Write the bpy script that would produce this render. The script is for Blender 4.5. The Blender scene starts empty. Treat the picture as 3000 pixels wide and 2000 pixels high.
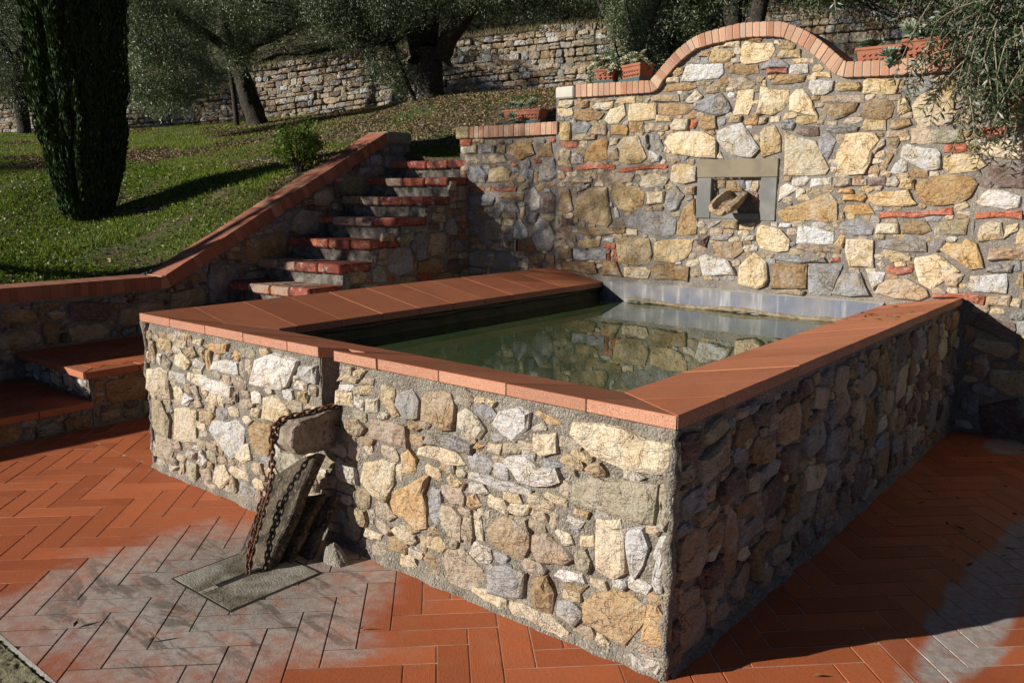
import bpy, bmesh, math, random
import numpy as np
from mathutils import Vector, Matrix

# ------------------------------------------------------------------ camera, light, exposure
scene = bpy.context.scene
scene.render.resolution_x = 1024
scene.render.resolution_y = 682
FPX, PITCH, ROLL, YAW = 2449.6, 0.1777, 0.0037, -0.6899
CAM = Vector((1.2127, -2.2851, 1.6))
fw = Vector((math.sin(YAW)*math.cos(PITCH), math.cos(YAW)*math.cos(PITCH), -math.sin(PITCH)))
rt = Vector((math.cos(YAW), -math.sin(YAW), 0))
up = rt.cross(fw)
r2 = rt*math.cos(ROLL)+up*math.sin(ROLL)
u2 = -rt*math.sin(ROLL)+up*math.cos(ROLL)
cd = bpy.data.cameras.new('camera')
cam = bpy.data.objects.new('camera', cd)
scene.collection.objects.link(cam)
cam.matrix_world = Matrix(((r2.x,u2.x,-fw.x,CAM.x),(r2.y,u2.y,-fw.y,CAM.y),(r2.z,u2.z,-fw.z,CAM.z),(0,0,0,1)))
cd.sensor_width = 36; cd.lens = FPX/3000*36; cd.clip_start = .05; cd.clip_end = 400
scene.camera = cam

SUN_AZ = math.radians(34.0)      # the light travels towards (sin, cos) of this angle
SUN_EL = math.radians(18.9)
world = bpy.data.worlds.new('World'); scene.world = world; world.use_nodes = True
wn = world.node_tree.nodes; wl = world.node_tree.links
bg = wn['Background']
sky = wn.new('ShaderNodeTexSky'); sky.sky_type = 'NISHITA'; sky.sun_disc = False
sky.sun_elevation = SUN_EL; sky.sun_rotation = math.radians(180+34.0)
sky.air_density = .25; sky.dust_density = .15; sky.ozone_density = 2.0
wl.new(sky.outputs[0], bg.inputs[0]); bg.inputs[1].default_value = 0.05
sd = bpy.data.lights.new('sun', 'SUN'); sd.energy = 5.0; sd.angle = math.radians(.55); sd.color = (1.0, .945, .87)
sun = bpy.data.objects.new('sun', sd); scene.collection.objects.link(sun)
SD = Vector((math.sin(SUN_AZ)*math.cos(SUN_EL), math.cos(SUN_AZ)*math.cos(SUN_EL), -math.sin(SUN_EL)))
sun.rotation_euler = SD.to_track_quat('-Z', 'Y').to_euler(); sun.location = (-6, -9, 8)
vs = scene.view_settings
vs.view_transform = 'Standard'; vs.look = 'None'; vs.exposure = 0.5; vs.gamma = 1.0; vs.use_curve_mapping = False

COL = scene.collection
RNG = np.random.default_rng(7)
random.seed(7)

# ------------------------------------------------------------------ helpers
def link(o, parent=None):
    COL.objects.link(o)
    if parent is not None:
        o.parent = parent
        o.location = Vector(o.location)-WL[parent.name]
        WL[o.name] = Vector(o.location)+WL[parent.name]
    else:
        WL[o.name] = Vector(o.location)
    return o
WL = {}
def tag(o, label=None, cat=None, group=None, kind=None):
    if label: o['label'] = label
    if cat: o['category'] = cat
    if group: o['group'] = group
    if kind: o['kind'] = kind
    return o
def empty(name, loc, label=None, cat=None, group=None, kind=None):
    o = bpy.data.objects.new(name, None); o.empty_display_size = .1
    o.location = loc
    link(o)
    return tag(o, label, cat, group, kind)
def mesh(name, V, F, mat, parent=None, color=None, smooth=False, loc=(0,0,0)):
    me = bpy.data.meshes.new(name)
    me.from_pydata([tuple(v) for v in V], [], F)
    if smooth: me.polygons.foreach_set('use_smooth', [True]*len(me.polygons))
    me.materials.append(mat); me.update()
    o = bpy.data.objects.new(name, me); o.location = loc
    if color is not None: o.color = color
    return link(o, parent)
def inst(name, me, parent, loc=(0,0,0), rot=None, color=None, scale=None):
    o = bpy.data.objects.new(name, me); o.location = loc
    if rot is not None: o.rotation_euler = rot
    if scale is not None: o.scale = scale
    if color is not None: o.color = color
    return link(o, parent)
def fastmesh(name, V, nper, mat, parent=None, smooth=False, color=None):
    """V: (n*nper,3) loose polygons of nper vertices each"""
    n = len(V)//nper
    me = bpy.data.meshes.new(name)
    me.vertices.add(n*nper); me.vertices.foreach_set('co', np.asarray(V, dtype=np.float32).ravel())
    me.loops.add(n*nper); me.loops.foreach_set('vertex_index', np.arange(n*nper, dtype=np.int32))
    me.polygons.add(n); me.polygons.foreach_set('loop_start', np.arange(0, n*nper, nper, dtype=np.int32))
    me.polygons.foreach_set('loop_total', np.full(n, nper, dtype=np.int32))
    me.update(calc_edges=True); me.validate()
    me.materials.append(mat)
    o = bpy.data.objects.new(name, me)
    if color is not None: o.color = color
    return link(o, parent)
def hash3(ix, iy, iz, s):
    h = (ix*374761393 + iy*668265263 + iz*2147483647 + s*974634777) & 0xffffffff
    h = ((h ^ (h >> 13))*1274126177) & 0xffffffff
    return ((h ^ (h >> 16)) & 0xffff)/65535.0
def vnoise(P, sc, s=0):
    P = np.asarray(P, dtype=float)*sc + 1000
    I = np.floor(P).astype(np.int64); f = P-I; f = f*f*(3-2*f)
    out = 0
    for dx in (0,1):
        for dy in (0,1):
            for dz in (0,1):
                w = (f[:,0] if dx else 1-f[:,0])*(f[:,1] if dy else 1-f[:,1])*(f[:,2] if dz else 1-f[:,2])
                out = out + w*hash3(I[:,0]+dx, I[:,1]+dy, I[:,2]+dz, s)
    return out*2-1
def box_bm(x0,x1,y0,y1,z0,z1,bev=0):
    bm = bmesh.new()
    vs_ = [bm.verts.new(p) for p in ((x0,y0,z0),(x1,y0,z0),(x1,y1,z0),(x0,y1,z0),(x0,y0,z1),(x1,y0,z1),(x1,y1,z1),(x0,y1,z1))]
    for f in ((0,3,2,1),(4,5,6,7),(0,1,5,4),(1,2,6,5),(2,3,7,6),(3,0,4,7)): bm.faces.new([vs_[i] for i in f])
    if bev: bmesh.ops.bevel(bm, geom=bm.edges[:], offset=bev, segments=1, affect='EDGES')
    return bm
def bm_mesh(name, bm, mat, smooth=False):
    me = bpy.data.meshes.new(name); bm.to_mesh(me); bm.free(); me.materials.append(mat)
    if smooth: me.polygons.foreach_set('use_smooth', [True]*len(me.polygons))
    return me
def prism(P, d0, d1, to3, bev=0):
    """closed prism: outline P (u,v) extruded from depth d0 to d1 with mapper to3(u,v,d)"""
    n = len(P); bm = bmesh.new()
    a = [bm.verts.new(to3(u,v,d0)) for u,v in P]; b = [bm.verts.new(to3(u,v,d1)) for u,v in P]
    bm.faces.new(a[::-1]); bm.faces.new(b)
    for i in range(n):
        j = (i+1)%n; bm.faces.new((a[i],a[j],b[j],b[i]))
    bmesh.ops.recalc_face_normals(bm, faces=bm.faces[:])
    if bev: bmesh.ops.bevel(bm, geom=bm.edges[:], offset=bev, segments=1, affect='EDGES')
    return bm
def clip(poly, a, b, c):
    """keep a*x+b*y<=c"""
    out = []
    for i in range(len(poly)):
        p, q = poly[i], poly[(i+1)%len(poly)]
        dp, dq = a*p[0]+b*p[1]-c, a*q[0]+b*q[1]-c
        if dp <= 0: out.append(p)
        if (dp < 0) != (dq < 0) and dp != dq:
            t = dp/(dp-dq); out.append((p[0]+t*(q[0]-p[0]), p[1]+t*(q[1]-p[1])))
    return out
def area(P):
    return .5*abs(sum(P[i][0]*P[(i+1)%len(P)][1]-P[(i+1)%len(P)][0]*P[i][1] for i in range(len(P))))
def tube(pts, rads, nseg=8, cap=True):
    """smooth tapered tube along a polyline -> V,F"""
    V = []; F = []
    pts = [Vector(p) for p in pts]
    up_ = Vector((.13,.27,.95)).normalized()
    for i, p in enumerate(pts):
        t = (pts[min(i+1,len(pts)-1)]-pts[max(i-1,0)]).normalized()
        x = t.cross(up_)
        if x.length < .05: x = t.cross(Vector((1,0,0)))
        x.normalize(); y = t.cross(x)
        for k in range(nseg):
            a = 2*math.pi*k/nseg
            V.append(p+(x*math.cos(a)+y*math.sin(a))*rads[i])
    for i in range(len(pts)-1):
        for k in range(nseg):
            k2 = (k+1)%nseg
            F.append((i*nseg+k, i*nseg+k2, (i+1)*nseg+k2, (i+1)*nseg+k))
    if cap:
        F.append(tuple(range(nseg))[::-1]); F.append(tuple(range((len(pts)-1)*nseg, len(pts)*nseg)))
    return V, F
def catmull(pts, k=5):
    pts = [Vector(p) for p in pts]; out = []
    for i in range(len(pts)-1):
        p0 = pts[max(i-1,0)]; p1 = pts[i]; p2 = pts[i+1]; p3 = pts[min(i+2,len(pts)-1)]
        for j in range(k):
            t = j/k
            out.append(.5*((2*p1)+(p2-p0)*t+(2*p0-5*p1+4*p2-p3)*t*t+(3*p1-p0-3*p2+p3)*t**3))
    out.append(pts[-1]); return out

# ------------------------------------------------------------------ materials
class NT:
    def __init__(s, name):
        s.m = bpy.data.materials.new(name); s.m.use_nodes = True
        s.t = s.m.node_tree; s.n = s.t.nodes; s.b = s.n['Principled BSDF']
        s.b.inputs['Roughness'].default_value = .85
        s.b.inputs['Specular IOR Level'].default_value = .3
    def new(s, k, **kw):
        n = s.n.new(k)
        for a, v in kw.items(): setattr(n, a, v)
        return n
    def ln(s, a, b): s.t.links.new(a, b)
    def val(s, sock, v):
        if hasattr(v, 'links'): s.ln(v, sock)
        else: sock.default_value = v
    def noise(s, vec, scale, detail=4, rough=.55, dist=0):
        n = s.new('ShaderNodeTexNoise'); n.inputs['Scale'].default_value = scale
        n.inputs['Detail'].default_value = detail; n.inputs['Roughness'].default_value = rough
        n.inputs['Distortion'].default_value = dist
        if vec is not None: s.ln(vec, n.inputs['Vector'])
        return n.outputs['Fac']
    def ramp(s, fac, a, b, va=0.0, vb=1.0):
        n = s.new('ShaderNodeMapRange'); n.interpolation_type = 'SMOOTHSTEP'
        s.ln(fac, n.inputs['Value']); n.inputs['From Min'].default_value = a; n.inputs['From Max'].default_value = b
        n.inputs['To Min'].default_value = va; n.inputs['To Max'].default_value = vb
        return n.outputs['Result']
    def mix(s, fac, a, b, mode='MIX'):
        n = s.new('ShaderNodeMix', data_type='RGBA', blend_type=mode)
        s.val(n.inputs[0], fac)
        for i, v in ((6,a),(7,b)):
            if hasattr(v,'links'): s.ln(v, n.inputs[i])
            else: n.inputs[i].default_value = (v+(1,)) if len(v)==3 else v
        return n.outputs[2]
    def math(s, op, a, b=0.0, c=None):
        n = s.new('ShaderNodeMath', operation=op); s.val(n.inputs[0], a); s.val(n.inputs[1], b)
        if c is not None: s.val(n.inputs[2], c)
        return n.outputs[0]
    def bump(s, h, strength, dist, prev=None):
        n = s.new('ShaderNodeBump'); n.inputs['Strength'].default_value = strength; n.inputs['Distance'].default_value = dist
        s.ln(h, n.inputs['Height'])
        if prev is not None: s.ln(prev, n.inputs['Normal'])
        return n.outputs[0]
    def col(s, c): s.val(s.b.inputs['Base Color'], c if hasattr(c,'links') else c+(1,))
    def nrm(s, n): s.ln(n, s.b.inputs['Normal'])
    def pos(s, rnd=0):
        g = s.new('ShaderNodeNewGeometry').outputs['Position']
        if not rnd: return g
        oi = s.new('ShaderNodeObjectInfo').outputs['Random']
        v = s.new('ShaderNodeVectorMath', operation='MULTIPLY_ADD')
        cmb = s.new('ShaderNodeCombineXYZ')
        for i, f in enumerate((1,.7,1.3)): s.ln(s.math('MULTIPLY', oi, rnd*f), cmb.inputs[i])
        v2 = s.new('ShaderNodeVectorMath', operation='ADD'); s.ln(g, v2.inputs[0]); s.ln(cmb.outputs[0], v2.inputs[1])
        return v2.outputs[0]

def m_stone(name='rubble_stone', smear_col=(.46,.42,.36), fine=1.0):
    m = NT(name); p = m.pos(37)
    oi = m.new('ShaderNodeObjectInfo'); c = oi.outputs['Color']; a = oi.outputs['Alpha']
    st = m.new('ShaderNodeMapping'); st.inputs['Scale'].default_value = (1,1,2.6); st.inputs['Rotation'].default_value = (.3,.5,0); m.ln(p, st.inputs['Vector'])
    n1 = m.noise(p, 7, 5, .6, .4); n2 = m.noise(st.outputs[0], 34, 6, .65, .3); n3 = m.noise(p, 130, 3, .7)
    c1 = m.mix(m.ramp(n1,.42,.66), c, m.mix(1.0, c, (.92,.80,.60), 'MULTIPLY'))
    c1 = m.mix(m.ramp(n1,.50,.25), c1, m.mix(.55, c1, (.50,.47,.42)))
    nr = m.noise(p, 12, 5, .7, 1.2)
    c1 = m.mix(m.ramp(nr,.58,.68,0,.65), c1, m.mix(1.0, c1, (.85,.58,.32), 'MULTIPLY'))
    c1 = m.mix(m.ramp(nr,.40,.30,0,.5), c1, m.mix(1.0, c1, (.62,.60,.58), 'MULTIPLY'))
    c2 = m.mix(m.ramp(n2,.50,.72,0,.8), c1, m.mix(1.0, c1, (.42,.36,.30), 'MULTIPLY'))
    c2 = m.mix(m.ramp(n2,.46,.28,0,.55), c2, m.mix(.5, c2, (.80,.74,.62)))
    vz = m.new('ShaderNodeTexVoronoi', feature='DISTANCE_TO_EDGE'); vz.inputs['Scale'].default_value = 9
    wp = m.new('ShaderNodeVectorMath', operation='MULTIPLY_ADD')
    nc = m.new('ShaderNodeTexNoise'); nc.inputs['Scale'].default_value = 14; nc.inputs['Detail'].default_value = 4; m.ln(p, nc.inputs['Vector'])
    m.ln(nc.outputs['Color'], wp.inputs[0]); wp.inputs[1].default_value = (.16,.16,.16); m.ln(p, wp.inputs[2])
    m.ln(wp.outputs[0], vz.inputs['Vector'])
    crack = m.ramp(vz.outputs['Distance'], .0, .025, 1, 0)
    crack = m.math('MULTIPLY', crack, m.ramp(n1,.48,.62))
    c3 = m.mix(m.math('MULTIPLY', crack, .75), c2, (.07,.05,.035))
    sm = m.math('MULTIPLY', a, m.ramp(m.math('ADD', m.math('MULTIPLY',n1,.5), m.math('MULTIPLY',n3,.5)), .44,.60))
    c4 = m.mix(sm, c3, smear_col)
    c5 = m.mix(m.ramp(n3,.35,.75,.0,.32), c4, m.mix(1.0, c4, (.60,.54,.48), 'MULTIPLY'))
    m.col(c5)
    h = m.math('ADD', m.math('MULTIPLY', n2, 1.0), m.math('MULTIPLY', n3, .35))
    h = m.math('SUBTRACT', h, m.math('MULTIPLY', crack, .5))
    nb = m.bump(m.noise(p,13,4,.6,.5), .95, .046*fine); nb = m.bump(h, 1.0, .013*fine, nb)
    m.nrm(nb); m.b.inputs['Roughness'].default_value = .8
    return m.m
def m_mortar(name, col, dark, grain=150, dist=.008):
    m = NT(name); p = m.pos()
    n1 = m.noise(p, 5, 4); n2 = m.noise(p, 60, 5, .7); vo = m.new('ShaderNodeTexVoronoi'); vo.inputs['Scale'].default_value = grain; m.ln(p, vo.inputs['Vector'])
    g = vo.outputs['Distance']
    c = m.mix(m.ramp(n1,.35,.65), col, dark); c = m.mix(m.ramp(n2,.35,.7,0,.6), c, m.mix(1.0,c,(.55,.5,.45),'MULTIPLY'))
    c = m.mix(m.ramp(vo.outputs['Color'],.72,.95,0,.5), c, (.55,.5,.43))
    m.col(c)
    m.nrm(m.bump(m.math('ADD', m.math('MULTIPLY',g,-.6), n2), 1.0, dist)); m.b.inputs['Roughness'].default_value = .95
    return m.m
def m_terracotta(name, col, stain=False, speck=.0, rough=.62, objcol=False, streak=True):
    m = NT(name); p = m.pos(0); pr = m.pos(19)
    base = col
    if objcol: base = m.new('ShaderNodeObjectInfo').outputs['Color']
    rnd = m.new('ShaderNodeObjectInfo').outputs['Random']
    c = m.mix(m.math('MULTIPLY', rnd, .9), base, m.mix(1.0, base, (.70,.64,.62), 'MULTIPLY'))
    n1 = m.noise(pr, 6, 4, .6); n2 = m.noise(pr, 90, 4, .7); n3 = m.noise(pr, 230, 3, .7)
    c = m.mix(m.ramp(n1,.4,.75,0,.45), c, m.mix(1.0,c,(1.2,1.05,.9),'MULTIPLY'))
    c = m.mix(m.ramp(n2,.5,.8,0,.4), c, m.mix(1.0,c,(.55,.45,.45),'MULTIPLY'))
    nw = m.noise(p, 2.3, 5, .65)
    c = m.mix(m.ramp(nw,.50,.72,0,.45), c, m.mix(1.0,c,(.66,.60,.60),'MULTIPLY')); c = m.mix(m.ramp(nw,.44,.26,0,.35), c, m.mix(.45,c,(.50,.37,.28)))
    c = m.mix(m.ramp(m.noise(p,55,4,.75),.66,.72,0,.6), c, m.mix(1.0,c,(.35,.28,.26),'MULTIPLY'))
    if speck:
        c = m.mix(m.ramp(n3,.56,.66,0,speck), c, (.62,.40,.28)); c = m.mix(m.ramp(n3,.42,.34,0,speck), c, (.17,.05,.03))
    r = m.ramp(n2,.3,.8,rough-.1,rough+.15)
    if stain:
        sx = m.new('ShaderNodeSeparateXYZ'); m.ln(p, sx.inputs[0]); X, Y = sx.outputs[0], sx.outputs[1]
        wob = m.math('ADD', m.math('MULTIPLY', m.math('SUBTRACT', m.noise(p,3.2,3,.55),.5), .62), m.math('MULTIPLY', m.math('SUBTRACT', m.noise(p,19,4,.65),.5), .26))
        def blob(cx,cy,rx,ry,ang):
            dx = m.math('SUBTRACT', X, cx); dy = m.math('SUBTRACT', Y, cy)
            ca, sa = math.cos(ang), math.sin(ang)
            u = m.math('DIVIDE', m.math('ADD', m.math('MULTIPLY',dx,ca), m.math('MULTIPLY',dy,sa)), rx)
            v = m.math('DIVIDE', m.math('SUBTRACT', m.math('MULTIPLY',dy,ca), m.math('MULTIPLY',dx,sa)), ry)
            return m.math('SQRT', m.math('ADD', m.math('MULTIPLY',u,u), m.math('MULTIPLY',v,v)))
        d1 = m.math('ADD', blob(-1.69,-.62,.86,.80,.3), wob)
        d1b = m.math('ADD', blob(-2.02,-1.15,.36,.42,.5), wob)
        d2 = m.math('ADD', blob(.70,1.35,.14,1.10,-.03), m.math('MULTIPLY',wob,.9))
        d3 = m.math('ADD', blob(.37,3.7,.14,.22,0), wob)
        tj = m.math('MULTIPLY', m.math('SUBTRACT', rnd, .5), .34)
        d1 = m.math('ADD', d1, m.math('MULTIPLY', tj, .5)); d2 = m.math('ADD', d2, tj)
        s1 = m.math('MAXIMUM', m.ramp(d1,1.02,.72), m.ramp(d1b,1.05,.7)); s2 = m.math('MAXIMUM', m.ramp(d2,1.08,.80), m.ramp(d3,1.1,.7))
        core = m.ramp(d1,.98,.30,.62,.97)
        patch = m.ramp(m.noise(p,11,5,.7,.5), .36,.52,.55,1)
        mask = m.math('MAXIMUM', m.math('MULTIPLY', s1, m.math('MULTIPLY', core, patch)), m.math('MULTIPLY', s2, m.math('MULTIPLY', patch, .95)))
        mot = m.mix(m.ramp(m.noise(p,28,5,.7),.35,.65), (.42,.385,.345), (.30,.265,.235))
        c = m.mix(mask, c, mot)
        # dark algae smears near the drain
        st = m.new('ShaderNodeMapping'); st.inputs['Rotation'].default_value = (0,0,math.radians(-44.5)); st.inputs['Scale'].default_value = (.35,1.2,1); m.ln(p, st.inputs['Vector'])
        al = m.math('MULTIPLY', m.ramp(m.noise(st.outputs[0],7,6,.72,.8),.52,.60), m.ramp(d1,.95,.55))
        c = m.mix(m.math('MULTIPLY', al, .62), c, (.075,.058,.042))
        fr = m.math('MULTIPLY', m.ramp(blob(-1.74,-.46,.62,.50,0),1.0,.45), m.ramp(m.noise(p,240,3,.7),.44,.58))
        c = m.mix(m.math('MULTIPLY',fr,.75), c, (.09,.065,.04))
        r = m.mix(m.math('MULTIPLY',mask,1.0), r, (.9,.9,.9))
    m.col(c)
    m.ln(r, m.b.inputs['Roughness'])
    h = n2
    if streak:
        st = m.new('ShaderNodeMapping'); tc = m.new('ShaderNodeTexCoord'); m.ln(tc.outputs['Object'], st.inputs['Vector']); st.inputs['Scale'].default_value = (2,60,1)
        h = m.math('ADD', n2, m.math('MULTIPLY', m.noise(st.outputs[0],6,3,.6), .7))
    m.nrm(m.bump(h, .6, .0025 if not speck else .004))
    return m.m
def m_simple(name, c1, c2, scale=8, rough=.9, bs=40, bd=.004, c3=None, spec=.3, bstr=.8):
    m = NT(name); p = m.pos(11)
    n1 = m.noise(p, scale, 5, .6); n2 = m.noise(p, bs, 5, .65)
    c = m.mix(m.ramp(n1,.35,.65), c1, c2)
    if c3: c = m.mix(m.ramp(n2,.5,.68), c, c3)
    m.col(c); m.nrm(m.bump(n2, bstr, bd)); m.b.inputs['Roughness'].default_value = rough; m.b.inputs['Specular IOR Level'].default_value = spec
    return m.m
def m_leaf(name, c1, c2, c3=None, trans=.25, rough=.5, spec=.4):
    m = NT(name); g = m.new('ShaderNodeNewGeometry'); r = g.outputs['Random Per Island']
    c = m.mix(r, c1, c2)
    if c3: c = m.mix(m.ramp(r,.86,.9), c, c3)
    c = m.mix(m.ramp(m.noise(g.outputs['Position'],1.3,3),.35,.7,0,.5), c, m.mix(1.0,c,(.55,.6,.6),'MULTIPLY'))
    m.col(c); m.b.inputs['Roughness'].default_value = rough; m.b.inputs['Specular IOR Level'].default_value = spec
    tr = m.new('ShaderNodeBsdfTranslucent'); m.ln(m.mix(1.0,c,(1.1,1.25,.6),'MULTIPLY'), tr.inputs['Color'])
    mx = m.new('ShaderNodeMixShader'); mx.inputs[0].default_value = trans
    m.ln(m.b.outputs[0], mx.inputs[1]); m.ln(tr.outputs[0], mx.inputs[2]); m.ln(mx.outputs[0], m.n['Material Output'].inputs['Surface'])
    return m.m

M_STONE = m_stone()
M_STONE_FAR = m_stone('dry_stone', fine=1.3)
M_MORT = m_mortar('lime_mortar', (.27,.24,.20), (.195,.175,.15))
M_MORT_F = m_mortar('coarse_mortar', (.29,.26,.21), (.205,.18,.145), 120, .013)
M_TILE = m_terracotta('floor_terracotta', (.47,.135,.050), stain=True)
M_SLAB = m_terracotta('slab_terracotta', (.46,.165,.078), rough=.6)
M_SLABEDGE = m_terracotta('sawn_terracotta_edge', (.44,.225,.145), speck=.9, rough=.9, streak=False)
M_BRICK = m_terracotta('coping_brick_clay', (.5,.2,.1), objcol=True, speck=.25, rough=.85, streak=False)
def m_joint():
    m = NT('tile_joint'); p = m.pos(); sx = m.new('ShaderNodeSeparateXYZ'); m.ln(p, sx.inputs[0])
    dx = m.math('DIVIDE', m.math('ADD', sx.outputs[0], 1.72), .92); dy = m.math('DIVIDE', m.math('ADD', sx.outputs[1], .66), .85)
    d = m.math('ADD', m.math('SQRT', m.math('ADD', m.math('MULTIPLY',dx,dx), m.math('MULTIPLY',dy,dy))), m.math('MULTIPLY', m.math('SUBTRACT', m.noise(p,6,3), .5), .5))
    c = m.mix(m.ramp(d,.75,1.05), (.05,.04,.032), m.mix(m.ramp(m.noise(p,9,3),.4,.6),(.50,.42,.33),(.36,.29,.22)))
    m.col(c); m.nrm(m.bump(m.noise(p,300,3),.6,.002)); return m.m
M_JOINT = m_joint()
M_GREY = m_simple('grey_stone', (.30,.29,.24), (.22,.215,.185), 6, .85, 70, .004)
M_CONC = m_simple('pale_mortar', (.40,.37,.32), (.28,.26,.22), 5, .95, 80, .008)
M_IRON = m_simple('rusty_iron', (.16,.06,.03), (.05,.03,.022), 60, .75, 200, .001, c3=(.26,.10,.045))
STONES = {}
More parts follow.
